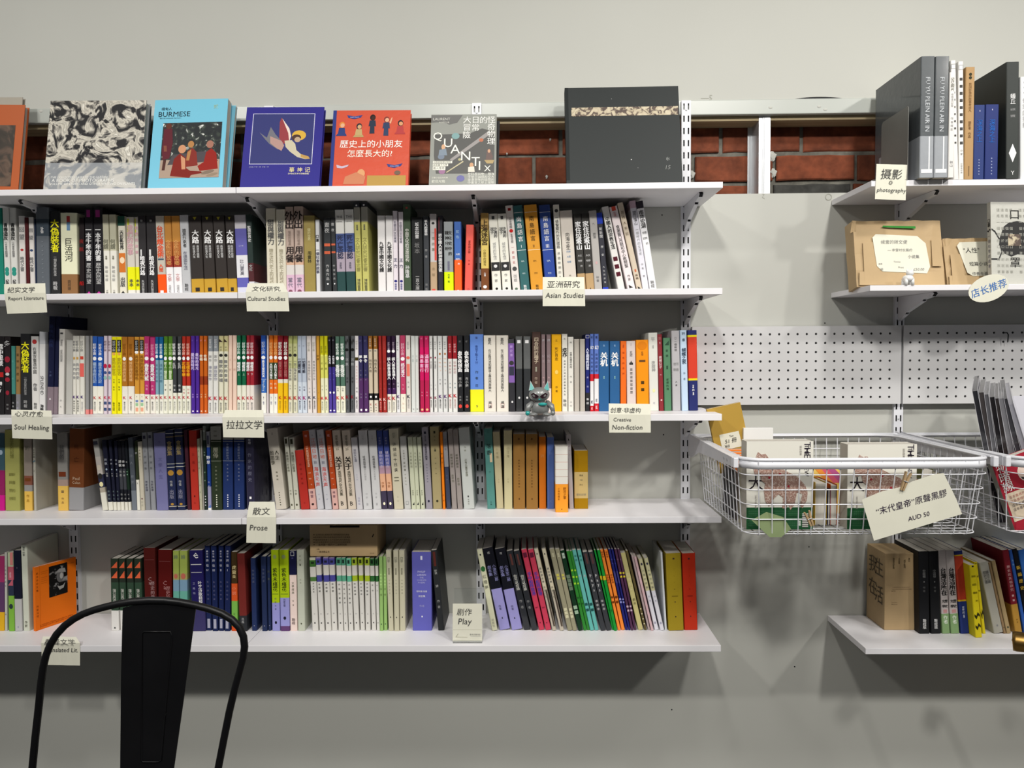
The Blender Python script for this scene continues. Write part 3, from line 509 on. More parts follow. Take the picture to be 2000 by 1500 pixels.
1314 1330 1311 646|aba9ac|〇@.08-.11 444 w.2;一個時間@.12-.26 444 w.25;河邊夜歌@.38-.52 888 w.6 c2;人書@.62-.7 444 w.2|grey book with a folded pale corner at its head
1332 1345 1328 645|b4c8dc|詩@.02-.06 567 w.5;書@.1-.14 567 w.4;蝴蝶之家@.22-.42 3a4a5c w.7;作者@.5-.64 678 w.3|pale blue book near the shelf end
1346 1364 1343 645|262c64>.06 dcc814>.085 c83c28>.6 dcc814>.625 232a60|可能@.68-.72 e8e8f4 w.7;的@.73-.76 eee w.3;世界@.77-.81 e8e8f4 w.7|navy book with red and yellow panel at the shelf end
'''
R3 = '''-8 9 -8 846|3a5560>.48 8a2058>.8 c01880|●@.2-.3 9ab w.5|teal and magenta book cut by the picture's left edge
10 39 6 840|9c9c58|歷史的記憶@.1-.35 77763c w.25;新書的回顧與思想@.5-.9 77763c w.4 c2|thick olive-yellow book at the left
47 63 45 846|8a8076>.55 7a4a3a>.67 8a8886>.75 d8b050|的@.13-.25 665 w.5;■@.58-.62 6a3a18 w.7;作品@.78-.9 a07820 w.3|shrink-wrapped grey and yellow book left of the wave one
66 71 63 850|a9a79c|當當當當@.18-.3 443 w.6;子@.45-.5 443 w.5;～@.33-.36 5a7a88 w1.2|pale grey-green book with painted blue waves
113 133 110 846|82807c>.6 a08a80>.68 d8b054|我們的@.15-.34 555 w.6;■@.5-.56 6a3018 w.7;≡@.73-.78 654 w.7;作品@.82-.92 864 w.2|grey and yellow book left of the thick brown one
134 163 135 838|6a3a1c>.72 8e8e90|Paul@.59-.63 c0a890 w.45 r;Celan@.64-.68 c0a890 w.55 r;死亡@.15-.45 4a2410 w.3|very thick brown book with grey foot
200 211 180 858|9a9894>.25 b0aaa4>.5 2a2c44>.68 a09888>.75 d0cec0|■@.03-.08 445 w.8;●@.35-.45 c0b8a8 w.8;●@.48-.56 222 w.8;●@.6-.67 d8d0a0 w.7|leaning book with a painted figure, white foot
212 221 198 860|16182a>.88 d6d4c8|●@.4-.43 9ab w.4;詩歌@.25-.36 b0b4c0 w.5;作者@.46-.52 aaa w.4;出版社@.7-.86 788 w.4|black and white leaning poetry book
= 222 228 211 860
= 229 235 222 861
236 243 229 861|14151c>.4 3a3c42>.7 14161e>.88 d6d4c8|詩歌@.27-.38 ccc w.7;作者@.42-.52 aaa w.6;出版@.74-.86 999 w.5|black and white leaning book with grey middle
= 244 250 236 861
251 256 242 862|14181e>.4 15281c>.7 14161e>.88 d6d4c8|詩@.28-.32 ccc w.5;作者@.42-.5 8b9 w.5;出版@.74-.86 999 w.5|black and white leaning book with dark green middle
258 268 249 855|4a5058>.73 6a7078|詩人@.2-.4 7a8088 w.5;歷史@.5-.65 7a8088 w.5|slate leaning book right of the black and white run
268 274 262 861|2c3420>.56 d6d4c8|詩@.15-.2 aaa w.6;文@.58-.64 666 w.5|thin moss green book with white foot
275 284 268 863|b8b2a0|詩歌散文@.1-.28 554 w.3;●@.82-.84 644 w.4;出版@.85-.95 998 w.4|thin cream leaning book
284 294 275 845|84868a|▪@.04-.08 334 w.5;小說詩歌@.2-.5 66686c w.4;作家自傳@.62-.76 445 w.4|steel grey leaning book
= 295 305 287 844
306 329 299 846|6a6a94|塑@.1-.13 58588a w.2;文學人生@.3-.6 5e5e8c w.3|shrink-wrapped lavender book
330 345 322 840|1e2440>.04 c0c0b8>.047 1e2440>.085 c8a850>.09 1e2440>.42 c8c8b8>.427 1c2444>.46 c8c8b8>.467 1c2444>.95 c0b8a0>.957 1c2444|會那集@.14-.32 9a8858 w.6;●@.5-.57 a07830 w.8;作者@.63-.7 aaa w.4;出版@.74-.86 889 w.5;●@.91-.94 a07830 w.6|navy classical book with gilt bands
= 347 362 340 838
366 373 358 840|401c28||narrow dark maroon book beside bright red one
374 389 368 841|a82c20|作文選集@.15-.55 8a2018 w.3;●@.81-.84 4a1810 w.2;社@.88-.94 821 w.2|bright red book in the middle of the dark group
390 396 384 857|a8a890|詩集的歷史@.05-.45 77765a w.4;出版社@.6-.9 887 w.4|thin ivory book beside the bright red one
397 399 391 840|9a9890||very thin pale book behind the ivory one
399 405 394 832|7a8078>.17 1c2c24|●@.02-.1 ccc w.4;作者@.3-.36 9a9 w.5;詩集@.5-.7 8a8 w.4;●●●●@.82-.96 ccc w.4|thin dark green book with grey head
406 413 402 843|8a8c94>.2 1a3880>.7 8a8aa8>.97 ddd|■@.05-.16 445 w.5;野草@.3-.42 d8dce8 w.9;作家@.62-.72 aab w.4;◢@.93-.97 4a70b0 w.8|thin blue and grey book
414 434 412 833|8c8c84>.16 26301f>.175 b0b0a0>.18 26301f>.41 8a9080>.415 26301f|中國文學@.03-.14 333 w.3 c2;厘俸@.25-.38 9a9a88 w.45;中國新詩的歷史@.46-.78 8a8f7a w.15;●●●●●●@.81-.97 d8d8c8 w.12|dark green book with small grey panel at its head
435 455 434 833|8c8c84>.16 1a2c5c>.175 b0b0a8>.18 1a2c5c>.41 8a90a0>.415 1a2c5c|中國文學@.03-.14 333 w.3 c2;中國新詩新月@.2-.4 8890a8 w.2;作者的歷史@.44-.66 8a90a8 w.13;●●●●●●@.81-.97 d8d8e0 w.12|navy book with small grey panel at its head
= 457 477 456 833
482 498 480 845|28263c|早期@.08-.15 b0b0b8 w.7;作家的歷史@.25-.65 77778c w.4;■@.83-.86 e8e8ec w.25|plum-navy cellophane-wrapped book above the handwritten prose card
539 560 520 838|bbb5a8|理想@.05-.08 554 w.3;哲思录@.27-.45 332 w.35 L;人生@.27-.39 332 w.35 R;陳嘉映@.52-.65 554 w.15;●●●●●●@.78-.96 443 w.1|thick leaning warm grey book beside the handwritten prose card
567 575 554 854|b6b6a8|■@.02-.09 332 w.5;長鏡頭下的靈魂@.2-.48 665 w.5;作者@.72-.8 776 w.4;●@.92-.95 443 w.4|ivory leaning book with black cartouche
576 586 564 855|b6b6a8|■@.02-.09 332 w.5;長鏡頭下的靈魂@.2-.48 665 w.5;作者@.72-.8 776 w.4;●@.92-.95 443 w.4|second ivory leaning book with black cartouche
588 605 575 880|a02820|記憶的詩學@.2-.6 7a1c18 w.2;社@.85-.93 7a1c18 w.15|short scarlet book, shorter than its neighbours
606 619 590 842|a03c14>.74 c09890|理@.05-.08 daa w.4;一代枕的我的半生記@.18-.46 e8c8b0 w.4;作家與文學@.5-.72 d8a890 w.4 c2;傅雷@.76-.86 645 w.4;●@.92-.95 322 w.4|rust red book with pink foot
620 633 602 840|b0b0b4|日@.06-.08 445 w.3;江河日地@.1-.37 c06048 w.6;到@.38-.44 667 w.4;海浪无声@.46-.72 c03c34 w.6;出版@.78-.9 99a w.2|pale grey book with red calligraphic title
= 635 648 618 840
650 661 635 841|a03c14>.74 c09890|理@.05-.08 daa w.4;一代枕的我的半生記@.18-.46 e8c8b0 w.4;作家與文學@.5-.72 d8a890 w.4 c2;傅雷@.76-.86 645 w.4;●@.92-.95 322 w.4|second rust red book with pink foot, right of the red calligraphy pair
662 678 648 841|bcb0a0|城市丛书@.06-.2 332 w.5;25@.22-.25 554 w.5 r;关于@.33-.5 1c1814 w.7;英国当代杂文选集@.51-.83 332 w.45;B@.89-.96 1a1612 w.5|tan book with heavy black title and square B mark
= 680 696 667 841
697 709 685 855|b4b2b4|我的人生课@.16-.34 667 w.4;王作家@.5-.6 99a w.2;出版社@.82-.94 99a w.3|plain lilac-grey leaning book
710 727 699 841|b8b8b8|作者@.06-.12 999 w.2;哈佛與哥倫@.32-.48 555 w.3;詩人的歷史@.48-.63 999 w.2;作家@.78-.87 aaa w.2;■@.92-.95 999 w.2|silver-grey leaning book
= 729 745 718 841
746 757 735 841|34407c>.3 5a5f9c>.45 a88898>.55 d0a080>.77 3a3448|記憶詩@.08-.18 99b w.3;镜中的城市@.26-.48 c8c0d8 w.5;作家@.65-.73 a06840 w.4;●@.91-.95 f0e0c0 w.4|sunset-coloured book, blue above and peach below
= 758 769 747 841
770 788 759 838|b8b29c|歷史@.05-.12 887 w.3;许倬云十日谈@.16-.54 333 w.35;━@.6-.61 443 w.5;━@.64-.65 443 w.5;出版@.82-.92 aa9 w.15|bulky cream book with handwritten title
790 803 780 853|b2b2ae|中國出版@.18-.32 665 w.2;反抗者@.34-.48 665 w.3;作者譯者@.5-.68 998 w.2;〇@.89-.94 777 w.4|pale grey book right of the bulky cream one
804 813 796 854|b4b8a0|文@.03-.15 887 w.2;文化與生活@.2-.43 776 w.4;李泽厚@.73-.81 665 w.3;◢@.9-.94 222 w.4|pale sage thin book
= 813 821 805 854
= 822 830 814 854
832 845 823 835|8c8890|▪@.05-.08 223 w.3;歷史中國@.1-.17 334 w.2;奥登詩選的鏡像@.2-.4 223 w.3;作者文學的歷史@.44-.68 445 w.15;●@.89-.92 223 w.3|mauve-grey tall book
846 864 839 834|968a64|▪@.05-.08 332 w.2;歷史@.1-.18 554 w.15;心■@.25-.3 443 w.2;作者文學@.35-.6 443 w.12;●@.89-.92 332 w.25|khaki tall book with a small sticker
865 870 859 844|d87410|新詩文@.25-.42 4a2408 w.5;文學@.78-.92 8a4010 w.5|very slim bright orange book
872 881 864 844|8c8c90>.45 353c50|歷史的書@.08-.24 77777c w.4;作者@.54-.64 667 w.3|shrink-wrapped grey and slate blue book
883 893 874 839|8c8480|新詩@.04-.08 776 w.4;新鄉村讀本@.3-.48 554 w.4;俞平伯@.56-.66 665 w.4;三三@.85-.9 776 w.2|brownish grey slim book
894 904 884 840|8c8480|新詩@.04-.08 776 w.4;新鄉村讀本@.3-.48 554 w.4;俞平伯@.6-.7 665 w.4;三三@.88-.93 776 w.2|second brownish grey slim book with lower lettering
906 927 895 836|b0b4b0|作家@.22-.3 776 w.15;必有人重写爱情@.38-.6 665 w.2;◆@.83-.86 222 w.15;出版社@.87-.95 554 w.12|thick grey-white book left of the slotted gap
952 968 945 837|4c7f78|三@.02-.06 3a605c w.3;落香@.18-.34 1c2420 w.5;■@.31-.42 c8b494 w.3 R;作@.52-.56 3a605c w.2;三聯@.9-.96 1a2a28 w.15|teal green book with two bold characters
970 984 962 844|b0a684|小花園@.2-.35 999070 w.3;作者@.6-.67 999070 w.15|cream-yellow leaning book right of the teal green one
985 1001 984 841|b8b08a|小江海@.2-.35 999070 w.3;作者@.6-.67 999070 w.15|cream-yellow upright book with hollow curled top
1003 1026 1003 848|8a6430|●@.05-.08 5a3c18 w.15;重新理解中國人的歷史@.33-.72 4a3014 w.12;◆@.85-.88 4a2c10 w.12|thick caramel brown book
= 1028 1051 1028 848
1053 1067 1053 853|b86414|詩@.2-.33 c88848 w.4;文@.85-.9 c87838 w.2|burnt orange plain book right of the caramel pair
1069 1083 1068 854|4c64a0|詩@.15-.3 6a80b4 w.3;文@.87-.92 6a80b4 w.3|slate blue plain book right of the burnt orange one
1085 1110 1085 872 -.198|d2d0c8>.12 b07868>.125 d2d0c8>.235 b87060>.24 d2d0c8>.35 b07868>.355 d2d0c8>.455 a07868>.46 d2d0c8>.57 c06040>.573 e8942c|野河之事@.62-.8 8a4c10 w.35 R;小說的歷史@.62-.82 8a4c10 w.15 L;▲@.94-.96 321 w.08|white sewn-spine book with an orange paper band, pulled forward
1112 1121 1106 849|a09a9c|◣@.04-.08 1a1a1a w.3;詩學與歷史@.13-.3 7a4040 w.25 c2;出版@.85-.95 99a w.2|pale mauve-grey book behind the orange-banded one
1122 1149 1121 880|967000>.37 b8a26c>.82 967000|歷史@.41-.44 443 w.3 r;作家@.49-.52 665 w.2 r;文心@.57-.6 443 w.3 r;歷史記憶@.73-.78 887 w.7 r|mustard small book with a tan paper wrap, last on its shelf
'''
R4 = '''-8 8 -8 1086|9a3060>.35 5a3a60>.75 d8a820||purple and yellow book cut by the picture's left edge, lowest shelf
9 14 4 1079|b8b8b0|小說集的歷史@.15-.45 777 w.5;●@.78-.8 888 w.5|thin pale grey book at the far left
16 28 13 1079|b8c0a0>.18 b85a6a>.35 2c3448>.55 7ab040|▬@.0-.16 d0807c w.5 R;聶魯達@.25-.32 e8c0c8 w.3;◢@.33-.42 b85a6a w.9;●@.62-.75 2a3a3c w.7|book with pink and green patterned spine
29 43 25 1075|15182a>.6 b8b8b8|●@.2-.23 445 w.2;■@.94-.96 99a w.2|navy book with pale grey foot
46 58 41 1064|c8ccbc|我在@.02-.07 333 w.4;巴黎@.08-.13 333 w.4;作家@.88-.96 554 w.4|tall white book in front of the big pale cover
217 232 215 1091|2a3428>.14 242c24>.33 2e4434>.72 d8d6d2|◢@.04-.13 d8603c w.8;◢@.17-.27 d8603c w.8;蒲公英酒@.42-.6 c8c8c0 w.5;■@.95-.97 444 w.2|green book with orange flashes and white foot
= 235 248 231 1091
= 250 263 247 1091
= 265 279 262 1091
284 307 281 1070|4c1410|▬@.14-.145 744 w.8;Ca@.35-.45 a08080 w.4;歷史的思@.4-.62 a08080 w.3 R|dark maroon hardback right of the green run
309 336 308 1074|500c0a|▬@.14-.145 744 w.8;Ca@.38-.5 a07070 w.4;歷史的思@.45-.66 a07070 w.3 R|blood red hardback beside the yellow-green pair
338 350 337 1076|98a850>.28 9a9458>.36 7090a8>.5 60a090>.62 80b060|詩@.05-.1 786;●@.27-.36 b06050 w.6|yellow-green scenic book
= 351 366 350 1076
376 402 369 1075|1c1850>.7 34305c|e@.03-.1 ddd w.4 r;━@.17-.18 ccc w.8;━@.27-.275 ccc w.8;叶芝诗歌精粹@.38-.66 e8e8f0 w.3 R;艾略特@.38-.56 99b w.15 L|deep violet-blue thick book with white print
403 414 400 1066|141f48|赛尔维@.05-.14 ccd w.3;詩信@.14-.26 ccd w.4;Ⅳ@.27-.3 ccd w.5;生活的作家@.4-.65 668 w.3;■@.86-.97 99a w.5|navy volume of a set of four, numbered IV
415 426 413 1066|141f48|赛尔维@.05-.14 ccd w.3;詩信@.14-.26 ccd w.4;Ⅲ@.27-.3 ccd w.5;生活的作家@.4-.65 668 w.3;■@.86-.97 99a w.5|navy volume of a set of four, numbered III
427 437 426 1066|141f48|赛尔维@.05-.14 ccd w.3;詩信@.14-.26 ccd w.4;Ⅱ@.27-.3 ccd w.5;生活的作家@.4-.65 668 w.3;■@.86-.97 99a w.5|navy volume of a set of four, numbered II
438 449 439 1066|141f48|赛尔维@.05-.14 ccd w.3;詩信@.14-.26 ccd w.4;Ⅰ@.27-.3 ccd w.5;生活的作家@.4-.65 668 w.3;■@.86-.97 99a w.5|navy volume of a set of four, numbered I
451 464 450 1078|3c2c14>.4 c85020>.62 70a848>.94 c04818|虎@.17-.22 c0b080 w.7;窗@.23-.28 c0b080 w.7;虫@.29-.33 c0b080 w.7;小說@.43-.55 e89070 w.5;三@.77-.8 343 w.3|book with brown head, orange and green bands
468 483 461 1081|6a2420>.8 26282c|出版@.82-.9 aaa w.3|maroon book with black foot beside the chair back
492 502 488 1090|1e2c54|作家詩選@.15-.35 5a6078 w.4;●@.92-.94 aaa w.15|navy leaning book between the maroon and the lime ones
512 522 509 1087|1e2a4c|作家詩選@.15-.35 5a6078 w.4;●@.92-.94 aaa w.15|second navy leaning book, narrower
524 530 522 1087|1e2a4c|詩選@.15-.35 5a6050 w.6;●@.92-.94 aaa w.2|third navy leaning book, touching the lime one
532 547 529 1074|a0b810>.65 8c8cc4|●@.06-.11 8a9860 w.45;紫色木槿花@.22-.51 1c2010 w.6;━@.54-.545 343 w.8;作家文學@.58-.75 446 w.2;●@.87-.92 1a1a2c w.3|lime and lilac book with bold black title
548 566 546 1074|a0b810>.59 8c8cc4>.94 5a3a68|●@.06-.11 8a9860 w.45;紫色木槿花@.22-.51 1c2010 w.6;━@.54-.545 343 w.8;作家文學@.6-.7 446 w.2;●@.82-.86 1a1a2c w.3|second lime and lilac book, with a purple foot strip
567 581 564 1076|14163a>.3 dcc8c0|□@.01-.06 eee w.5;●@.08-.1 447 w.3;文學經典@.38-.54 776 w.3;作者@.6-.7 554 w.2;聯經@.84-.92 544 w.4|pinkish cream book with navy head
582 596 579 1074|b4b8a8|詩歌集@.05-.2 887 w.2;●@.17-.2 333 w.2;作者@.35-.42 998 w.2;●@.9-.92 443 w.2|pale grey-green book right of the navy-headed one
610 622 604 1090|b8b8a0>.03 3c6a2c>.12 c8c4bc>.26 4a7038>.32 c8c6c0|▪@.05-.08 1c2c18 w.5;英詩翻譯@.33-.48 444 w.2;詩@.68-.85 777 w.15;●@.88-.9 333 w.25|white poetry volume with dark forest green tabs, at the left end of the run
624 634 616 1089|6a5c90>.02 44448c>.1 c8c4bc>.24 44448c>.33 c8c6c0|▪@.04-.07 223 w.5;詩翻譯@.34-.48 444 w.3;詩@.68-.85 777 w.2;●@.88-.9 333 w.25|white poetry volume with indigo tabs
= 636 647 630 1089
= 648 659 642 1089
661 671 656 1090|4c9074>.1 c8c4bc>.24 54987c>.32 c8c6c0|▪@.02-.07 1a3028 w.5;詩歌的翻譯@.33-.64 444 w.3;詩@.68-.85 777 w.2;●@.88-.9 333 w.25|white poetry volume with jade green tabs
= 672 680 666 1090
681 690 676 1091|60b090>.1 c8c4bc>.24 5ca88c>.32 c8c6c0|▪@.02-.07 1a3028 w.5;詩歌的翻譯@.33-.64 444 w.3;詩@.68-.85 777 w.2;●@.88-.9 333 w.25|white poetry volume with mint tabs
692 702 686 1090|98ac30>.1 c8c4bc>.24 98ac28>.32 c8c6c0|▪@.02-.07 2a3010 w.5;的詩翻譯@.33-.52 444 w.3;詩@.68-.85 777 w.2;●@.88-.9 333 w.25|white poetry volume with lime tabs
= 704 713 699 1090
= 714 724 711 1090
726 735 721 1091|2c5c30>.1 c8c4bc>.24 2c6030>.32 c8c6c0|▪@.02-.07 0c2010 w.5;英詩@.33-.48 444 w.3;詩@.68-.85 777 w.2;●@.88-.9 333 w.25|white poetry volume with deep green tabs
= 736 742 732 1091
742 749 739 1087|8cb068|●●●●@.22-.4 a8cc80 w.5;作者@.4-.55 688048 w.5;●@.9-.92 243 w.3|slim pistachio green book
= 750 757 748 1087
759 769 753 1075|b8b49c|四季@.08-.15 887 w.5;歷史詩歌@.22-.3 665 w.4;作者詩翻譯@.35-.55 887 w.2;●@.82-.84 333 w.2|plain ivory book between green and violet books
= 770 780 766 1075
= 781 792 777 1075
806 844 805 1078|5c5cac|■@.05-.1 d8d8e8 w.1;PHILIP@.235-.265 c8c8e8 w.4 r;LARKIN@.275-.305 c8c8e8 w.45 r;THE@.315-.335 b8b8d8 w.2 r;COMPLETE@.345-.37 b8b8d8 w.48 r;POEMS@.378-.4 b8b8d8 w.35 r;菲利普·拉金@.48-.52 e0e0f4 w.55 r;诗全集@.54-.58 e0e0f4 w.35 r;作者@.67-.7 9c9ccc w.4 r;■@.81-.83 e8e8f0 w.06|thick violet-blue book with white Latin capitals
856 868 841 1075|26282a|■@.02-.2 5a2a24 w.4;好读@.24-.3 bbb w.4;詩@.34-.55 aaa w.4;作者@.6-.74 999 w.4|charcoal leaning book with a dim portrait on its cover
961 972 931 1074|c4c4a8|●@.05-.08 333 w.3;●@.2-.28 2c6434 w.8;紅樓夢@.3-.5 776 w.6;出版社@.85-.96 887 w.4|thin ivory leaning book at the slotted upright
976 997 942 1072|0e0f18>.5 8c88bc|理@.04-.08 aaa w.2;小津安二郎@.21-.41 8888b8 w.4 R;劇本集@.21-.34 8888b8 w.4 L;作者@.7-.76 446 w.2;■@.85-.87 334 w.1|thick black leaning book with lavender foot
= 1000 1021 966 1073
1024 1037 989 1077|26282c|■@.04-.18 5a3430 w.3;你可以成績@.3-.5 c0c0b8 w.5;作者@.6-.75 888 w.4|charcoal cellophane-wrapped leaning book
= 1039 1051 1003 1077
1053 1064 1018 1074|b83850|■@.04-.1 5a1830 w.7;手中船隊禁港@.28-.57 4a3a90 w.7;作者@.66-.78 5a1830 w.5 c2;●@.9-.92 5a1830 w.2|crimson leaning book with purple title
= 1066 1077 1031 1074
1079 1087 1043 1073|c0b8a0>.5 b0a898|●@.05-.07 222 w.3;我的歷史學@.22-.42 555 w.5;長篇小說@.45-.6 776 w.5;■@.5-.95 4a4038 w.4 R|white and dark brown torn-paper leaning book
= 1094 1102 1058 1073
1109 1119 1073 1073|8c8870|■■@.05-.1 b0ac90 w.6;■■@.3-.38 b8b050 w.5;■■■@.72-.85 c0bc9c w.6|khaki grey leaning book with dotted foot
= 1119 1128 1084 1073
1130 1139 1094 1076|10301c|■■@.03-.1 a8b8a8 w.8;■■■■@.3-.5 60705c w.8;■■@.68-.8 90a890 w.8|bottle green leaning book with pale squares
1140 1147 1106 1077|2c7a2c|■■■@.2-.45 90c030 w.6;●●@.55-.7 1c4a20 w.6|bright green leaning book with lime squares
= 1147 1153 1112 1077
1153 1161 1117 1075|5ca8a0|●●@.05-.15 3a8078 w.6;●@.3-.34 90a0a0 w.5;■■@.64-.78 1a4a48 w.7|turquoise leaning book
= 1162 1170 1127 1075
1174 1184 1138 1079|34363a|■@.02-.15 5a3c3c w.4;pays@.27-.52 ccc w.6;●●●@.6-.75 888 w.5|dark grey leaning book with white brush script
= 1185 1195 1149 1079
1196 1200 1160 1075|148830|■@.32-.37 b8a020 w1;●@.7-.8 0c5c20 w.5|thin vivid green leaning book with a yellow fleck
= 1200 1206 1166 1075
1207 1213 1172 1074|e08030|●●●@.02-.1 a05018 w.8;●●●●@.3-.42 a05018 w.8;●●@.56-.68 6a3008 w.8|orange leaning book
= 1214 1221 1180 1074
1222 1227 1188 1073|1c2068|●●@.1-.2 4a4c98 w.5;■@.27-.42 3c3c74 w.7;■■@.6-.67 8a8cc8 w.8|dark blue leaning book
= 1228 1232 1194 1073
1233 1238 1200 1073|4c2c48|●@.1-.15 7a5a70 w.5;■■@.27-.36 c8b830 w.8;■■@.68-.78 b8a0b0 w.8|plum leaning book with yellow squares
= 1239 1245 1206 1073
1247 1257 1211 1081|b8b078|劇的風采@.25-.5 d0c898 w.6;劇本@.58-.68 6a6440 w.5|straw-yellow leaning book
1259 1264 1222 1076|5a5030|●●●●@.7-.95 c8c0a0 w.6|thin olive brown leaning book
1266 1271 1233 1085|a89898|紅@.4-.6 c0a0a0 w.6|thin dusty pink leaning book
1272 1277 1238 1088|c8a8ac||thin pale pink leaning book
1279 1287 1247 1092|c0bc94>.45 d0d0d8|●@.05-.1 334 w.5;人間的詩歌@.14-.43 776 w.5;作者@.5-.62 99a w.4;●@.88-.92 99a w.5|cream leaning book with white lower half
= 1290 1298 1258 1091
1299 1303 1290 1079|c8ccd0||thin silvery book squeezed beside the mustard one
1306 1336 1300 1081|94801c|■@.06-.08 322 w.12;━━@.2-.21 6a5810 w.5 r;━━@.29-.3 6a5810 w.5 r;━━@.37-.38 6a5810 w.5 r;●@.46-.47 5a4a10 w.1;━@.55-.56 6a5810 w.4 r;◆@.62-.64 322 w.08;●@.81-.83 322 w.08|mustard boxed thick book near the shelf end
1337 1363 1332 1081|b02c14|■@.06-.08 322 w.12;━━@.2-.21 7a1c10 w.5 r;━━@.29-.3 7a1c10 w.5 r;━━@.37-.38 7a1c10 w.5 r;●@.46-.47 6a1810 w.1;━@.55-.56 7a1c10 w.4 r;◆@.62-.64 322 w.08;●@.81-.83 322 w.08|vermilion thick book, last on the lowest long shelf
'''
R5 = '''1796 1823 1801 110 -.285|4a4f52>.655 909499|~FU YU PLEIN AIR IN@.14-.65 c0c4c8 w.32;▌@.66-.94 e8eaec w.2 R;■@.93-.96 e8e8e8 w.8|tall grey shrink-wrapped photography book with Latin spine beside the bookend
= 1824 1851 1829 110 -.285
1852 1863 1853 141 -.285|d8d6d2|记忆照片@.05-.18 554 w.6;中国当代影像@.2-.33 999 w.4;作者摄影@.42-.56 999 w.4;林山@.84-.9 888 w.5|narrow white book right of the two tall grey ones
1863 1873 1857 118 -.26|dcdad6|〇@.03-.07 999 w.9;■■■■■■■■■■@.12-.72 444 w.35|white photo book with a round line emblem, left copy
1873 1883 1872 120 -.26|dcdad6|〇@.03-.07 999 w.9;■■■■■■■■■■@.12-.72 444 w.55;小字@.74-.8 444 w.4;中國美術館@.86-.95 777 w.3|white photo book with a round line emblem, right copy
1883 1901 1886 131 -.26|a8875c|●●@.05-.11 332 w.35;民间影像的故事考古人@.14-.4 7a5a34 w.35;摄影者 作品@.48-.63 6a4c2c w.35;━@.88-.97 543 w.06|tan book with two dark dots at its head
1901 1922 1905 205 -.26|28386e|■■@.07-.09 ccd w.25 ;深海之上@.2-.5 2460b0 w.55;●●●●●●@.72-.95 8890b0 w.12|deep blue photo book, left of the blue pair
1923 1949 1924 204 -.26|22306a|■■@.06-.08 ccd w.25;深海之上@.2-.51 2464b8 w.55;●●●●●●@.7-.95 8890b0 w.1|deep blue photo book, right of the blue pair
1965 1990 1966 121 -.262|343836|蟻丘@.27-.36 f0f0f0 w.5;展覽紀錄@.38-.49 999 w.35 c2;◆@.7-.86 e8e8e8 w.6;Y@.93-.97 ddd w.3|black glossy tall book with white scratch-like highlight mark
1993 2012 1993 150 -.25|d4d6d6|●●●@.03-.18 333 w.3;作家的攝影@.2-.5 aaa w.5|white book cut by the picture's right edge, top shelf
'''
R6 = '''1796 1817 1794 1077|16171a|中国编@.22-.32 888 w.55;●@.36-.38 666 w.15;作者@.42-.5 666 w.2;聯經版@.82-.94 ddd w.3|thick black book right of the kraft slipcase
= 1819 1839 1813 1077
1841 1856 1832 1075|b8b0ae>.76 7a9868|台灣活所在@.21-.54 141414 w.8;歷史文學@.58-.7 333 w.7 c2;■@.71-.75 b88888 w.5;作者@.78-.88 e0e8dc w.5|white and green book with bold black title
= 1858 1876 1847 1075
1877 1894 1862 1077|222c68>.045 c8a020>.06 b03c28>.59 c8a020>.61 20306c|可能@.67-.72 c8d0e8 w.7;的@.73-.76 c8d0e8 w.3;世界@.77-.81 c8d0e8 w.7|blue book with red and yellow panel on the lowest right shelf
1906 1919 1893 1104 -.185|c8b818|▪@.01-.03 222 w.3;鄉愁論的對話書@.1-.55 443c08 w.6 c2;～@.65-.75 2a2808 w.8;～@.8-.9 2a2808 w.8|bright yellow book with black brushwork, pulled forward
1920 1926 1903 1098|c8b818|▪@.01-.03 222 w.3;鄉愁@.1-.5 443c08 w.6;～@.65-.8 2a2808 w.8|thinner yellow book with black brushwork behind the first
1942 1961 1912 1100|98968c|書法之書歷史之書@.12-.3 555 w.6 c2;··@.34-.38 555 w.5;●@.88-.91 777 w.2|grey leaning book right of the yellow pair
1961 1966 1930 1099|80694c|●@.9-.93 443 w.4|thin brown leaning book right of the grey one
1967 1976 1936 1096|96825e|●@.9-.93 443 w.4|thin tan leaning book right of the thin brown one
1984 1999 1957 1075|6a1420>.65 a07830|歷史的真相研究@.18-.5 c8a0a0 w.4;━━@.52-.63 a88 w.3;作者@.82-.88 6a4c18 w.2|dark red leaning book with a tan foot and a wide dark cover
2001 2008 1969 1075|28509a|文学@.1-.2 8ab w.5|thin blue leaning book near the picture's right edge
2009 2019 1977 1073|101014|新編歷史@.18-.5 a88830 w.7|black leaning book with gold characters at the right edge
2020 2034 1988 1075|2a5aa0||blue leaning book cut by the right edge
'''
# ---------------------------------------------------------------- shelves: heights come from the photo
ZS = {'s1': (.5308, .5466), 's2': (.2544, .2705), 's3': (-.0783, -.0608), 's4': (-.3512, -.3345), 's5': (-.6989, -.6818),
      'r1': (.5302, .5453), 'r2': (.2596, .2741), 'r3': (-.7061, -.69)}
ZS = {k: (a+Z0, b+Z0) for k, (a, b) in ZS.items()}
XE, XS, FY = .5178, .9019, -.26
UX = [-1.372, -.7512, -.1385, .4731, 1.0988]
WORD = {'s1': 'top long shelf', 's2': 'second long shelf', 's3': 'third long shelf', 's4': 'fourth long shelf', 's5': 'lowest long shelf',
        'r1': 'top right-hand shelf', 'r2': 'second right-hand shelf', 'r3': 'lowest right-hand shelf'}

# ---------------------------------------------------------------- setting
tag(MB().box((-4, -4.2, -.05), (5, .3, 0)).build('floor', M_FLOOR), kind='structure')
zo0 = px(1500, 378, 0).z; zo1 = px(1600, 222, 0).z; CEIL = 3.6
lw = MB().box((-3, 0, 0), (4, .013, zo0)).build('wall_back', M_WALL); tag(lw, kind='structure')
uw = MB().box((-3, 0, zo1), (4, .013, CEIL)).build('wall_back', M_WALL); tag(uw, kind='structure')
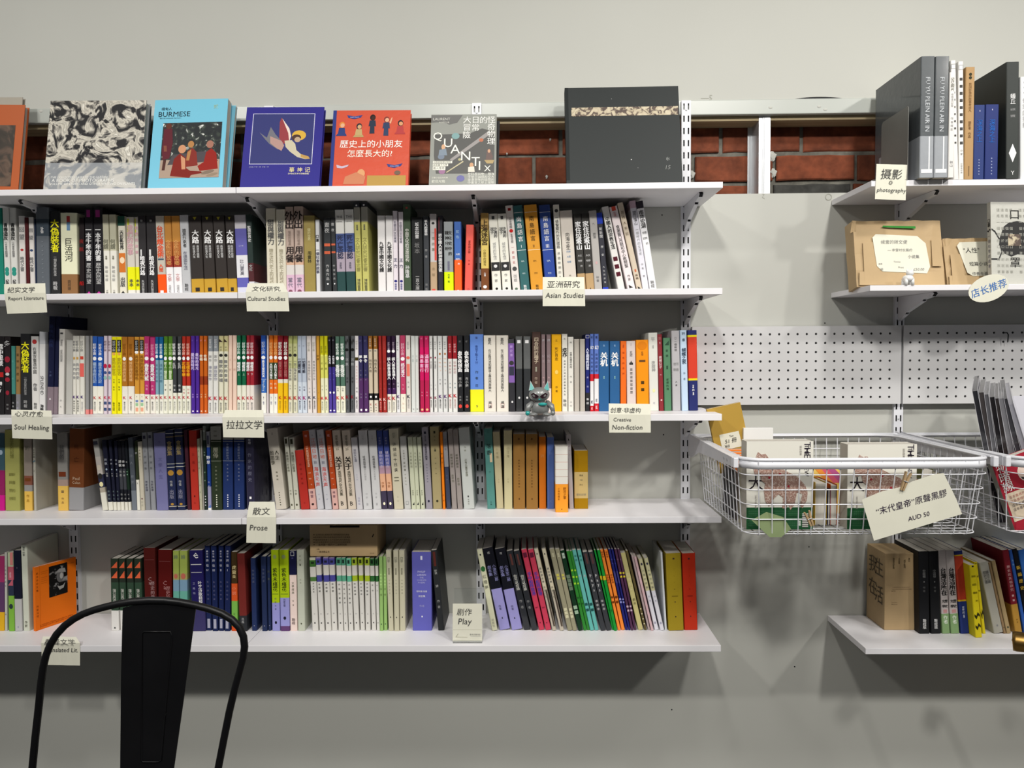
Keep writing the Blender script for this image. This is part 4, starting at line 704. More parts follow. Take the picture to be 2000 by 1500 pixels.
# torn gap above the track, its shaded inside painted as a flat dark crescent
g = MB(); a = [px(1538+(1668-1538)*t, 195-6*math.sin(math.pi*t), -.0004) for t in [i/14 for i in range(15)]]
b = [px(1668-(1668-1538)*t, 195.5, -.0004) for t in [0, .5, 1]]
g.add(a+b, [tuple(range(len(a+b)))]); g.build('torn_gap', M_DARK, uw)
pen = Ink(lambda u, v, e: (u, -.0006-e, v))
for s_, x, y, h in (('—5', 1380, 191, .016), ('ζ', 1491, 384, .014), ('○', 1618, 385, .02)):
    P = px(x, y, 0); pen.string(s_, P.x, P.z, h=h, col='9a9a90')
pen.build('pencil_mark', lw)
for x, y in ((1611, 631), (1312, 1386), (1580, 1068), (668, 594), (1293, 420), (1552, 1302), (845, 438), (1296, 849)):
    P = px(x, y, 0); MB().ball((P.x, -.0002, P.z), (.0022, .0008, .0022), 8, 4).build('wall_mark', M_DARK, lw)
trk = MB().prism([(0, zo1), (-.004, zo1), (-.0045, zo1+.002), (-.0045, zo1+.040), (-.002, zo1+.043), (0, zo1+.043)], -3, 4).build('trim_1', M_TRACK); tag(trk, kind='structure')
for x, y in ((1505, 210), (1600, 208), (1612, 214), (80, 217)):
    P = px(x, y, -.005); MB().ball((P.x, -.0045, P.z), (.006, .0015, .004), 10, 6).build('filler_blob', M_WALL, trk)
tag(MB().box((-3, .016, zo1-.013), (4, .088, zo1+.03)).build('trim_2', M_TIMBER), kind='structure')
# bricks behind the opening
bw = MB().box((-3, .098, zo0-.25), (4, .2, zo1+.15)).build('wall_brick', M_MORTAR); tag(bw, kind='structure')
YB = .094
zc = [px(1450, 301, YB).z, px(1450, 358, YB).z]           # mortar lines under course one and two
dz = zc[0]-zc[1]; pit = (px(1670, 330, YB).x - px(1042, 330, YB).x)/4
x1 = px(1093, 280, YB).x; x2 = px(1042, 330, YB).x
for c, (zb, x0) in enumerate(((zc[0], x1), (zc[1], x2), (zc[1]-dz, x1-.09), (zc[0]+dz, x2))):
    for k in range(-12, 9):
        xa = x0+k*pit+.006+R.uniform(-.003, .003); xb = x0+(k+1)*pit-.006+R.uniform(-.003, .003)
        if xb < -1.95 or xa > 1.45: continue
        za, zt = zb+.005+R.uniform(-.002, .002), zb+dz-.005+R.uniform(-.002, .002); y = YB-R.uniform(0, .007)
        h = R.random(); cl = (.16+.07*h, .042+.018*h, .018+.008*h, 1)
        if c == 2 and k == 3: cl = (.06, .06, .055, 1)
        n = 6; top = [(xa+(xb-xa)*i/n, zt+R.uniform(-.0022, .001)) for i in range(n+1)]; bot = [(xa+(xb-xa)*i/n, za+R.uniform(-.001, .0022)) for i in range(n, -1, -1)]
        m = MB(); pr = top+bot; kk = len(pr)
        ins = [(xa+.004+(u-xa)*(1-.008/(xb-xa)), za+.004+(v-za)*(1-.008/(zt-za))) for u, v in pr]
        vs = [(u, .1, v) for u, v in pr]+[(u, y+.003, v) for u, v in pr]+[(u, y, v) for u, v in ins]
        fs = [tuple(range(3*kk-1, 2*kk-1, -1))]+[(i, (i+1) % kk, (i+1) % kk+kk, i+kk) for i in range(kk)]+[(i+kk, (i+1) % kk+kk, (i+1) % kk+2*kk, i+2*kk) for i in range(kk)]
        m.add(vs, fs, cl); o = m.build('brick', M_BRICK, bw)
for x, y, s in ((1510, 305, .016), (1512, 337, .014), (1353, 340, .012), (1068, 345, .006), (1075, 272, .005), (990, 300, .004)):
    P = px(x, y, YB-.01)
    MB().ball((P.x, YB-.005, P.z), (s*.7, .005, s), 9, 5, squash=lambda a, b, c: (a*(1+.3*math.sin(7*c)), b, c*(1+.25*math.sin(9*a)))).build('mortar_blob', M_WALL, bw)
# metal stud in the opening
xa, xb, xc = px(1470, 300, .02).x, px(1481.5, 300, .016).x, px(1504, 300, .016).x
sm = empty('metal_stud', (0, 0, 0), 'galvanised metal stud standing in the open strip in front of the bricks', 'stud')
MB().box((xb, .014, zo0-.02), (xc, .0155, zo1)).box((xb+.011, .0125, zo0-.02), (xb+.014, .015, zo1)).build('flange', M_GALV, sm)
MB().box((xb, .0155, zo0-.02), (xb+.0015, .088, zo1)).box((xb-.012, .086, zo0-.02), (xb, .088, zo1)).build('web', M_GALV, sm)
MB().box((xb+.0155, .0123, zo0-.02), (xc-.003, .0137, zo1)).build('inner_flange', M_GALV, sm)

# ---------------------------------------------------------------- uprights, brackets, boards
def upright_bm(z0, z1):
    m = MB(); W, Dp = .0135, .013; P = .0352; n = int((z1-z0)/P); z = z1
    def q(xa, xb, za, zb): m.add([(xa, -Dp, za), (xb, -Dp, za), (xb, -Dp, zb), (xa, -Dp, zb)], [(0, 1, 2, 3)])
    for k in range(n):
        zt = z1-k*P; zb = zt-P; sa, sb = zb+.0085, zt-.0085
        q(-W, W, sb, zt); q(-W, W, zb, sa)
        q(-W, -.0085, sa, sb); q(-.0045, .0045, sa, sb); q(.0085, W, sa, sb)
    zb = z1-n*P
    for s in (-1, 1):
        m.add([(s*W, -Dp, zb), (s*W, 0, zb), (s*W, 0, z1), (s*W, -Dp, z1)], [(0, 1, 2, 3)])
    m.add([(-W, -Dp, z1), (W, -Dp, z1), (W, 0, z1), (-W, 0, z1)], [(0, 1, 2, 3)])
    return m, zb
utop = px(1344, 196, -.013).z
pos_word = ['behind the black-and-white photo cover', 'behind the blue angel cover', 'in the middle of the long shelves', 'at the long shelves\' end beside the black album', 'carrying the right-hand shelves and baskets']
for i, x in enumerate(UX):
    t = empty('slotted_upright', (x, 0, 0), 'white double-slotted wall upright ' + pos_word[i], 'wall rail', 'slotted wall uprights')
    m, zb = upright_bm(-.74+Z0, utop)
    o = m.build('rail', M_STEEL, t)
    MB().box((-.0115, -.0035, zb), (.0115, -.001, utop-.002)).build('slot_backing', M_DARK, t)  # added dark strip, paints the shade inside the hollow rail
    for z in (utop-.028, px(1245*.325+1350, 818, -.013).z):
        MB().ball((0, -.013, z), (.0032, .0018, .0032), 10, 6).build('screw', M_GALV, t)
def bracket(x, z, board):
    L = .205; prof = [(-.013, 0), (-L, 0), (-L-.006, -.004), (-L+.004, -.011), (-.155, -.016), (-.150, -.021), (-.06, -.047), (-.055, -.052), (-.013, -.07)]
    t = empty('shelf_bracket', (x, 0, z), None, 'shelf bracket', 'white brackets under the shelves')
    for s in (-1, 1):
        MB().prism([(a, b) for a, b in prof], s*.0052-.0006, s*.0052+.0006).build('side_plate', M_STEEL, t)
    MB().prism([prof[1], prof[2], prof[3], (prof[3][0]+.02, prof[3][1])], -.0046, .0046).build('end_cap', M_DARK, t)
    m = MB()
    for a, b in ((3, 4), (5, 6), (7, 8)):
        (y0, q0), (y1, q1) = prof[a], prof[b]
        m.add([(-.0052, y0, q0), (.0052, y0, q0), (.0052, y1, q1), (-.0052, y1, q1)], [(0, 1, 2, 3)])
    m.build('lower_web', M_STEEL, t)
    return t
def board(key, x0, x1, label):
    a, b = ZS[key]
    o = MB().box((x0, FY, a), (x1, -.002, b)).build('shelf_board', M_SHELF, bevel=.0008)
    tag(o, label, 'shelf', 'white shelf boards')
ordw = {'s1': 'top', 's2': 'second', 's3': 'third', 's4': 'fourth', 's5': 'lowest'}
for k in ordw:
    xs = xz({'s1': 461, 's2': 464, 's3': 476, 's4': 472, 's5': 480}[k], ZS[k][0], FY)
    board(k, -2.1, xs-.0008, f'white board at the left part of the {ordw[k]} long shelf')
    board(k, xs+.0008, XE, f'white board at the right part of the {ordw[k]} long shelf')
    for i in range(4):
        if k != 's5' or True:
            b = bracket(UX[i], ZS[k][0]-.0005, k)
            tag(b, f'white steel bracket under the {ordw[k]} long shelf at the {["first","second","third","fourth"][i]} upright from left')
for k, wd in (('r1', 'top'), ('r2', 'second'), ('r3', 'lowest')):
    board(k, XS, 2.1, f'white board of the {wd} shelf of the right-hand bay')
    tag(bracket(UX[4], ZS[k][0]-.0005, k), f'white steel bracket under the {wd} shelf of the right-hand bay')

# ---------------------------------------------------------------- books standing spine out
def cover_mesh(W, H, D, bands, th=.0009):
    """spine and two boards wrapped round the page block; bands of print follow the height"""
    c = min(.0022, W*.22)
    out = [(0, D), (0, c), (c*.35, c*.35), (c, 0), (W-c, 0), (W-c*.35, c*.35), (W, c), (W, D)]
    inn = [(th, D), (th, c), (th+c*.3, c*.45+th), (c+th*.5, th), (W-c-th*.5, th), (W-th-c*.3, c*.45+th), (W-th, c), (W-th, D)]
    cuts = [H]+[H*(1-f) for f, _ in bands[1:]]+[0]; m = MB(); k = len(out)
    for i, (_, col) in enumerate(bands):
        zt, zb = cuts[i], cuts[i+1]
        vs = [(x, y, zb) for x, y in out]+[(x, y, zt) for x, y in out]
        m.add(vs, [(j, j+1, j+1+k, j+k) for j in range(k-1)], hexc(col))
    for z, col, fl in ((H, bands[0][1], 0), (0, bands[-1][1], 1)):
        vs = [(x, y, z) for x, y in out]+[(x, y, z) for x, y in inn]
        m.add(vs, [((j, j+1, j+1+k, j+k) if fl else (j+k, j+1+k, j+1, j)) for j in range(k-1)], hexc(col))
    for x in (0, W):
        xi = th if x == 0 else W-th
        m.add([(x, D, 0), (xi, D, 0), (xi, D, H), (x, D, H)], [(0, 1, 2, 3)], hexc(bands[0][1]))
    return m
def parse_bands(s):
    out = []; f = 0
    for i, p in enumerate(s.split('>')):
        if i == 0: out.append((0, p.strip()))
        else:
            a, c = p.split(' '); out.append((float(a), c.strip()))
    return out
SEEN = {}
def word_count(s): return len(re.findall(r"[A-Za-z0-9][A-Za-z0-9'\u2019-]*", s))
ORD = ['leftmost', 'second from left', 'third from left', 'rightmost']
def shelf_books(text, key, ys0, group, rnd=.003):
    rows = []; ztop = ZS[key][1]
    for ln in text.strip().split('\n'):
        if not ln.strip(): continue
        if ln[0] == '=': rows.append([ [float(q) for q in ln[1:].split()], None, None, None, rows[-1][4]]); rows[-1][4].append(len(rows)-1); rows[-1][1:4] = rows[rows[-1][4][0]][1:4]
        else:
            p = ln.split('|'); g = []
            rows.append([[float(q) for q in p[0].split()], p[1], p[2], p[3].strip(), g]); g.append(len(rows)-1)
    geo = []
    for nums, *_ in rows:
        xl, xr, xt, top = nums[:4]; ys = nums[4] if len(nums) > 4 else ys0+R.uniform(-rnd, rnd)
        X0, X1 = xz(xl, ztop, ys), xz(xr, ztop, ys); T = px(xt, top, ys); z = ztop+.0003
        th = math.atan2(X0-T.x, T.z-z)
        if abs(th) < .012: th = 0.0
        q = {'ys': ys, 'th': th, 'W': (X1-X0)*math.cos(th)-.0004, 'H': math.hypot(T.x-X0, T.z-z) if th else T.z-z, 'X0': X0, 'X1': X1}
        if geo:                                     # neighbours touch but never pass through each other
            p = geo[-1]
            def gap():
                g_ = []
                for h in (0, min(p['H'], q['H'])*.98):
                    pr = (p['X0']+p['W']/math.cos(p['th']) if p['th'] >= 0 else p['X1'])-math.tan(p['th'])*h
                    ql = (q['X0'] if q['th'] >= 0 else q['X1']-q['W']*math.cos(q['th']))-math.tan(q['th'])*h
                    g_.append(ql-pr)
                return g_
            g0, g1 = gap(); d = max(0, -min(g0, g1)-.0001)
            if d > .0004 and abs(p['ys']-q['ys']) < .03:
                p['W'] -= min(d*.55, p['W']*.3); g0, g1 = gap()
                if g0 < 0: q['X0'] -= g0; q['W'] += g0*.8
                g0, g1 = gap()
                if g1 < 0: q['th'] -= -g1/min(p['H'], q['H'])*1.02
                if abs(q['th']) < .004: q['th'] = 0.0
        geo.append(q)
    for i, (nums, bs, sp, lab, g) in enumerate(rows):
        q = geo[i]; ys, th, W, H, X0 = q['ys'], q['th'], q['W'], q['H'], q['X0']; z = ztop+.0003; xl = nums[0]
        if th < 0: X0 = q['X1']-W*math.cos(th); z = z+W*math.sin(-th)
        wrap = 'wrapped' in lab
        D = min(-ys-.004, {'r1': .24, 'r3': .19}.get(key, .15))
        if key == 'r1' and xl < 1860: D = .255
        bands = parse_bands(bs); band = None
        if len(bands) == 2 and .5 < bands[1][0] < .93: band = bands[1]; bands = [bands[0]]
        o = cover_mesh(W, H, D, bands).build('book', M_FILM if wrap else M_PRINT)
        o.location = (X0, ys, z); o.rotation_euler = (0, -th, 0)
        MB().box((.001, .0022 if W > .004 else .001, .0006), (W-.001, D-.002, H-.0008)).build('page_block', M_PAGE, o)
        if band:
            e = .00035; zt = H*(1-band[0]); c = hexc(band[1]); q = min(.0022, W*.22)
            pr = [(-e, D*.9), (-e, q), (q*.35-e*.7, q*.35-e*.7), (q, -e), (W-q, -e), (W-q*.35+e*.7, q*.35-e*.7), (W+e, q), (W+e, D*.9)]
            m = MB().add([(x, y, .0004) for x, y in pr]+[(x, y, zt) for x, y in pr], [(j, j+1, j+9, j+8) for j in range(7)], c)
            m.build('paper_band', M_FILM if wrap else M_PRINT, o)
        ink = Ink(lambda u, v, e_: (u, -.0005-e_, v)); ink.spec(sp, W, H); ink.build('spine_print', o)
        n = len(g)
        if n > 1:
            p = g.index(i); w_ = 'left' if n == 2 and p == 0 else 'right' if n == 2 else ORD[p] if p < n-1 else ORD[3]
            lab2 = f'{lab}, {w_} of {["", "", "two", "three", "four"][n]} alike'
        else: lab2 = lab
        if word_count(lab2+', '+WORD[key]) <= 16: lab2 += ', '+WORD[key]
        if lab2 in SEEN: print('DUP', lab2)
        if word_count(lab2) > 16: print('LONG', lab2)
        SEEN[lab2] = 1; tag(o, lab2, 'book', group)
shelf_books(R1, 's2', -.145, 'books on the second long shelf')
shelf_books(R2, 's3', -.145, 'books on the third long shelf')
shelf_books(R3, 's4', -.150, 'books on the fourth long shelf')
shelf_books(R4, 's5', -.150, 'books on the lowest long shelf')
shelf_books(R5, 'r1', -.26, 'photography books on the top right-hand shelf', 0)
shelf_books(R6, 'r3', -.155, 'books on the lowest right-hand shelf', 0)
# ---------------------------------------------------------------- covers that face the room
def on_top(x, y, z):
    """point at height z on the sight line of pixel (x, y)"""
    d = FW*F + RT*(x-1000) - UP*(y-750); return CAM + d*((z-CAM.z)/d.z)
def photo_mat(name, scale, stops, dist=2.5, detail=4, mono=True):
    m = bpy.data.materials.new(name); m.use_nodes = True; nt = m.node_tree; b = nt.nodes['Principled BSDF']
    b.inputs['Roughness'].default_value = .5; b.inputs['Specular IOR Level'].default_value = .15
    tc = nt.nodes.new('ShaderNodeTexCoord'); n = nt.nodes.new('ShaderNodeTexNoise')
    n.inputs['Scale'].default_value = scale; n.inputs['Detail'].default_value = detail; n.inputs['Distortion'].default_value = dist
    r = nt.nodes.new('ShaderNodeValToRGB'); nt.links.new(tc.outputs['Object'], n.inputs['Vector'])
    nt.links.new(n.outputs['Fac'], r.inputs[0]); nt.links.new(r.outputs[0], b.inputs['Base Color'])
    el = r.color_ramp.elements
    while len(el) > 1: el.remove(el[-1])
    for i, (p, c) in enumerate(stops):
        e = el[0] if i == 0 else el.new(p); e.position = p; e.color = hexc(c)
    return m
PH_LEAF = photo_mat('leaf_photograph', 19, [(0, '111113'), (.44, '1c1c1f'), (.49, '77746e'), (.55, 'c8c3b6'), (.62, '98948a'), (.68, 'd4d0c4'), (1, 'eeeeea')], 2.2, 5)
PH_LEAF2 = photo_mat('leaf_photograph_veil', 19, [(0, '70747a'), (.45, '868a8e'), (.55, 'b4b2ac'), (1, 'd0cec8')], 2.2, 5)
PH_STRIP = photo_mat('strip_photograph', 60, [(0, '403833'), (.44, '5a4e48'), (.52, 'b0a48c'), (1, 'e0d8c0')], 1, 3)
PH_TREE = photo_mat('tree_photograph', 60, [(0, '16181a'), (.5, '24282a'), (.6, '3c443c'), (.7, 'e0e0dc'), (1, 'fff')], .6, 3)
PH_FACE = photo_mat('night_photograph', 45, [(0, '080808'), (.56, '121212'), (.66, '888'), (1, 'ddd')], .8, 3)
PH_STIP = photo_mat('stippled_drawing', 420, [(0, '7c5a50'), (.5, '9a7a6e'), (.6, 'bca89c'), (1, 'd8d0c6')], .3, 2)
PH_BOXES = photo_mat('faint_photograph', 25, [(0, '2a2826'), (.5, '403a34'), (.6, '5a4a40'), (1, '7a6a58')], 1, 4)

def frame4(bl, br, tl, tr):
    O = bl; eu = ((br-bl)+(tr-tl)); eu.normalize(); ev = ((tl-bl)+(tr-br))*.5; ev = ev-eu*ev.dot(eu); ev.normalize()
    ey = ev.cross(eu); W = ((br-bl).length+(tr-tl).length)/2; H = ((tl-bl).dot(ev)+(tr-br).dot(ev))/2
    return Matrix((eu, ey, ev)).transposed().to_4x4(), O, W, H
def face_book(bl, br, tl, tr, T, col, label, group=None, name='book', spine=0, hard=True, scol=None, material=None, cat='book'):
    """hard or soft cover standing face out; x right, y into the wall, z up"""
    M, O, W, H = frame4(bl, br, tl, tr); th = .0022 if hard else .0008
    M = Matrix.Translation(O) @ M
    pr = [(W, 0), (0, 0), (0, T), (W, T), (W, T-th), (th, T-th), (th, th), (W, th)]
    if spine: pr = [(W-x, y) for x, y in pr][::-1]
    m = MB().prism(pr, 0, H, 'z', hexc(col))
    if scol: m.c[3] = hexc(scol)
    o = m.build(name, material or M_PRINT); o.matrix_world = M
    g = .004 if hard else .0006
    a, b = (th, W-g) if not spine else (g, W-th)
    MB().box((a+.0003, th+.0002, g), (b, T-th-.0002, H-g)).build('page_block', M_PAGE, o)
    tag(o, label, cat, group)
    o['W'] = W; o['H'] = H
    return o, W, H
ARTV = [.89]
class Art(Ink):
    def __init__(s, o, W, H, y=-.0004):
        super().__init__(lambda u, v, e: (u, y-e, v)); s.o, s.W, s.H = o, W, H; s.q = ARTV[0]/100
    def P(s, pts, col): s.poly([(x/100*s.W, (1-y*s.q)*s.H) for x, y in pts], col)
    def Rc(s, x0, y0, x1, y1, col): s.P([(x0, y1), (x1, y1), (x1, y0), (x0, y0)], col)
    def El(s, x, y, a, b, col, n=16, rot=0):
        c, q = math.cos(rot), math.sin(rot)
        s.P([(x+(a*math.cos(-t)*c-b*math.sin(-t)*q), y+(a*math.cos(-t)*q+b*math.sin(-t)*c)) for t in [2*math.pi*i/n for i in range(n)]], col)
    def T(s, t, x, y, h=None, w=None, col='222', ang=0, shear=0, res=2):
        s.string(t, x/100*s.W, (1-y*s.q)*s.H, h=h and h*s.q*s.H, w=w and w/100*s.W, col=col, ang=ang, shear=shear, res=res)
    def V(s, t, x, y0, y1, w, col):
        n = len(t)
        for i, c in enumerate(t): s.char(c, x/100*s.W, (1-(y0+(i+.5)*(y1-y0)/n)*s.q)*s.H, min(w/100*s.W, (y1-y0)/100*s.H/n*1.05), col)
    def pic(s, x0, y0, x1, y1, m, name='cover_photo', e=.0003):
        W, H = s.W, s.H
        MB().box((x0/100*W, -.0003-e, (1-y1*s.q)*H), (x1/100*W, -.0002, (1-y0*s.q)*H)).build(name, m, s.o)
    def done(s, name='cover_print'): return s.build(name, s.o)
GD = 'books facing out on the top long shelf'
zt = ZS['s1'][1]
def disp(xbl, xbr, tl, tr, yb, yt, T, col, label, **k):
    bl = Vector((xz(xbl, zt, yb), yb, zt+.0004)); br = Vector((xz(xbr, zt, yb), yb, zt+.0004))
    return face_book(bl, br, px(*tl, yt), px(*tr, yt), T, col, label, GD, **k)
# orange cover at the left edge, pale one behind
o, W, H = disp(-120, 33, (-106, 200), (46, 205), -.125, -.085, .02, 'a8552c', 'orange cover with dark picture, cut by the left edge of the photo', scol='b05c34')
a = Art(o, W, H); a.done(); a.pic(10, 24, 90, 95, PH_BOXES)
o, W, H = disp(-118, 28, (-104, 189), (43, 190), -.10, -.055, .012, '9c968a', 'plain grey-beige cover behind the orange one at the left edge')
# black-and-white leaves
o, W, H = disp(83, 270, (97, 196), (288, 196), -.14, -.09, .022, '8c8f92', 'large black-and-white cover photo of curled leaves with a pale lower band', scol='3a3c40')
a = Art(o, W, H)
a.T('THE COLLECTED LEAVES OF THE GARDEN', 36, 88.5, w=58, col='e0e0dc'); a.T('A BOOK OF PHOTOGRAPHS', 40, 92, w=64, col='dcdcd8'); a.T('VOLUME OF ESSAYS AND OTHER WRITING ON PLANTS', 50, 96, w=88, col='dcdcd8')
a.done(); a.pic(0, 0, 100, 72, PH_LEAF); a.pic(0, 72, 100, 112, PH_LEAF2, e=.0001)
disp(90, 279, (106, 203), (298, 203), -.10, -.06, .016, '55585c', 'dark grey copy standing behind the leaf photo cover', scol='55585c')
# blue Burmese album
o, W, H = disp(287, 432, (312, 197), (456, 192), -.165, -.095, .026, '6cb4cc', 'light blue album titled Burmese with a photo of red-robed figures', hard=False)
a = Art(o, W, H)
a.T('缅甸人', 17, 11, h=3.6, col='1c3440'); a.T('BURMESE', 28, 17.5, w=43, col='10222c'); a.T('摄影文集 MYANMAR PORTRAITS', 23, 22.3, w=29, col='2c5060')
a.T('贰', 84, 9.5, h=5, col='a0c0a8')
a.pic(14, 28, 94, 93, PH_TREE)
y_ = -.0009
b_ = Art(o, W, H, y_)
b_.P([(14, 72), (94, 72), (94, 93), (14, 93)], 'a08c7c'); b_.P([(30, 66), (80, 62), (92, 74), (24, 78)], '4a4448')
def robed(cx, cy, s, robe, skin, flip=1, back=False):
    b_.P([(cx-9*s*flip, cy+15*s), (cx-6*s*flip, cy-1*s), (cx, cy-6*s), (cx+6*s*flip, cy-2*s), (cx+8*s*flip, cy+8*s), (cx+15*s*flip, cy+12*s), (cx+12*s*flip, cy+17*s)], robe)
    if not back: b_.P([(cx+1*s*flip, cy-4*s), (cx+6*s*flip, cy-1*s), (cx+7*s*flip, cy+9*s), (cx+3*s*flip, cy+9*s)], skin)
    b_.El(cx+2*s*flip, cy-10*s, 4.2*s, 4*s, skin)
b_.P([(16, 35), (27, 35), (29, 52), (26, 70), (17, 72), (15, 60)], '58202a'); b_.El(22, 32, 4, 3.5, '5a3024'); b_.P([(17, 55), (21, 55), (22, 62), (18, 62)], '7a4838')
b_.P([(18, 72), (22, 72), (21, 84), (17, 84)], '4a2a24')
robed(56, 64, 1, '7c2c24', 'a87848', -1); robed(82, 66, 1.15, '8a2018', '9a6c5c', -1, True); robed(40, 72, 1.25, '782018', 'c08a68')
b_.P([(38, 84), (70, 86), (72, 88), (50, 91), (34, 90)], '742018'); b_.El(79, 87, 9, 2, '7a6a5c', rot=-.2); b_.El(85, 90, 8, 1.6, '8a7a68', rot=-.2)
a.done(); b_.done('figure_print')
disp(296, 446, (322, 204), (466, 206), -.13, -.062, .012, '78b8cc', 'second pale blue copy showing at the right behind the Burmese album', hard=False)
# ultramarine cover, winged figure
o, W, H = disp(467, 622, (485, 208), (636, 209), -.16, -.09, .018, '28247c', 'deep blue hardback with a winged figure flying inside a thin white frame', scol='1c1a60')
a = Art(o, W, H)
a.Rc(9, 8.5, 89, 74, 'c4c4d8'); a.Rc(9.8, 9.2, 88.2, 73.3, '34386c')
a.P([(45, 44), (44, 20), (46, 14), (56, 28), (59, 38), (58, 46), (50, 48)], '8c3c40'); a.P([(47, 15), (57, 28), (60, 38), (58, 45), (56, 34)], 'd8c8bc')
a.P([(19, 33), (29, 40), (33, 26), (40, 36), (50, 46), (50, 52), (44, 55), (33, 48), (27, 42)], '6c6c74'); a.P([(33, 38), (48, 44), (52, 50), (49, 57), (42, 53), (34, 47)], 'a88880')
a.El(70, 37, 9, 6.5, 'c8a040'); a.El(67, 40, 6, 4.2, '4a342c'); a.El(68.5, 42.5, 4, 3.4, 'b09880')
a.P([(52, 44), (61, 43), (66, 48), (68, 56), (74, 61), (84, 64), (86, 67), (80, 67.5), (70, 65), (60, 58), (54, 52)], 'bcb49c'); a.P([(74, 61), (84, 64), (86, 67), (80, 67), (74, 65)], 'b08c50')
a.V('·', 70, 60, 61, 1, 'ccc')
for i, c in enumerate('摹神记'): a.T(c, 64+i*10, 81, h=6, col='e8d8a0')
a.T('【中世纪艺术与宗教图像】', 73, 86, w=26, col='e4dcc0'); a.T('[法国] 作者 / 著  译者 / 译', 22, 77.5, w=25, col='9090b8')
a.done()
# red children's book
o, W, H = disp(641, 796, (652, 215), (803, 215), -.16, -.09, .02, 'c04c34', 'glossy red children\'s history book with small cartoon figures above a white title', scol='28347c', material=M_FILM)
a = Art(o, W, H)
a.Rc(0, 0, 4.5, 112, '2c3878')
a.T('歷史上的小朋友', 51, 46, w=80, col='f4ece0'); a.T('怎麼長大的?', 50, 59, w=57, col='f0e4d8')
for cx, hc, bc, sk, h in ((12, 'c88038', '2c3c70', 'd0a080', 27), (34, '2a2a30', 'b09868', 'c09870', 29), (51, '241c1c', '2c3444', '3a2824', 17), (69, '7a3830', '34405c', 'd0a080', 20), (87, '2a2226', 'a84040', 'c89068', 25)):
    a.El(cx+.5, h-7, 3.6, 4.2, hc); a.El(cx+1, h-6.3, 2.6, 2.8, sk if cx != 51 else '3a2824')
    a.P([(cx-3.4, h-3), (cx+4, h-3), (cx+5, h+5), (cx-4.5, h+5)], bc); a.P([(cx-5, h+5), (cx+6, h+5), (cx+7, h+8), (cx-7, h+8)] if cx not in (51, 69) else [(cx-2.5, h+5), (cx+3, h+5), (cx+3.5, h+15), (cx-3, h+15)], bc if cx != 34 else 'a89060')
    if cx == 69: a.P([(cx+4, h-3), (cx+7, h-10), (cx+8, h-9.5), (cx+6, h-1)], sk)
a.P([(18, 6.5), (28, 8.5), (38, 6.5), (36, 10), (28, 12), (20, 10.5)], '38407c'); a.P([(72, 73), (82, 75), (92, 72.5), (90, 76), (82, 78.5), (74, 77)], '38407c')
a.P([(8, 74), (15, 76), (24, 74), (22, 77), (15, 79), (9, 78)], 'b8a8b8')
a.T('HAPPY DAYS', 28, 9.6, w=11, col='c8c8d8'); a.T('SMALL STEPS', 82, 76.2, w=11, col='c8c8d8')
a.El(86, 85, 4, 3, '6c5a4c'); a.Rc(48, 88.5, 97, 111, 'a88848'); a.T('給好奇的你', 62, 94, w=18, col='dcc890'); a.T('十二個成長的故事與想像', 66, 91.5, w=26, col='c8b070')
a.El(40, 86, 5, 6, 'c89468'); a.P([(20, 90), (34, 84), (46, 90), (44, 100), (18, 100)], 'b87858')
a.done()
# grey quantum comic
o, W, H = disp(837, 965, (846, 223), (977, 223), -.165, -.09, .012, '8c8e88', 'grey comic cover with large slanting white letters and coloured balls', hard=False)
a = Art(o, W, H)
a.P([(0, 1), (48, 1), (40, 12), (28, 15), (18, 11), (0, 12)], '6c6c6a'); a.P([(6, 30), (60, 28), (78, 21), (97, 26), (97, 86), (10, 86), (6, 60)], '5c5c5a')
a.P([(30, 66), (86, 26), (90, 30), (34, 68)], '94908e'); a.P([(25, 84), (50, 68), (51, 69.5), (26, 85)], 'b8b090')
for i, (c, x, y, h) in enumerate((('Q', 11, 33, 13), ('U', 27, 42, 12.5), ('A', 38, 51, 12.5), ('N', 54, 61, 12.5), ('T', 69, 69, 12.5), ('I', 75, 75, 12.5), ('X', 87, 79, 8))):
    a.T(c, x, y, h=h, col='e8e6d8')
for t, x, y0, y1 in (('怪奇物理', 92, 3, 45), ('的', 80, 3, 14), ('日常', 68, 3, 25), ('大冒險', 55, 3, 36)): a.V(t, x, y0, y1, 12, 'e8e8e0')
for x, y, r, c in ((38, 32, 6, '7c9c9c'), (77, 38, 3.4, 'b07058'), (17, 62, 5, '747e8c'), (19, 83, 5, '94708c'), (47, 93, 6, '6c6c98'), (45, 66, 2.4, 'a8a47c')): a.El(x, y, r, r*W/H, c)
a.P([(86, 52), (90, 50), (95, 62), (92, 70), (84, 68)], '6c5c58'); a.El(89, 54, 2, 2.6, 'c0987c'); a.P([(82, 67), (97, 67), (95, 72), (86, 72)], 'a8946c')
a.El(63, 74, 3, 3.4, 'c09878'); a.P([(58, 77), (67, 76), (68, 84), (58, 84)], 'd0ccc0'); a.El(20, 48, 3, 4, 'c8a080'); a.P([(14, 52), (24, 50), (26, 60), (13, 60)], '7c8894')
a.Rc(5, 68, 34, 71.5, 'd8d8cc'); a.Rc(5, 72, 28, 75.5, 'd8d8cc'); a.Rc(5, 76, 24, 81, 'd8d8cc')
a.T('沿路冒險學好奇物', 19, 69.7, w=26, col='444'); a.T('這是量子力學', 16, 73.7, w=21, col='444'); a.T('進入怪奇', 14, 78.3, w=17, col='444')
a.T('LAURENT', 16, 7, w=26, col='c8c8c0'); a.T('AUTEUR', 20, 12, w=16, col='c0c0b8')
for k, t in enumerate(('強大的物', '種空間理', '一起踏上', '物理的旅', '與貓咪之', '歷日常冒', '科學漫畫', '在宇宙中')): a.V(t, 95-k*5, 85, 101, 4.6, 'dcdcd4')
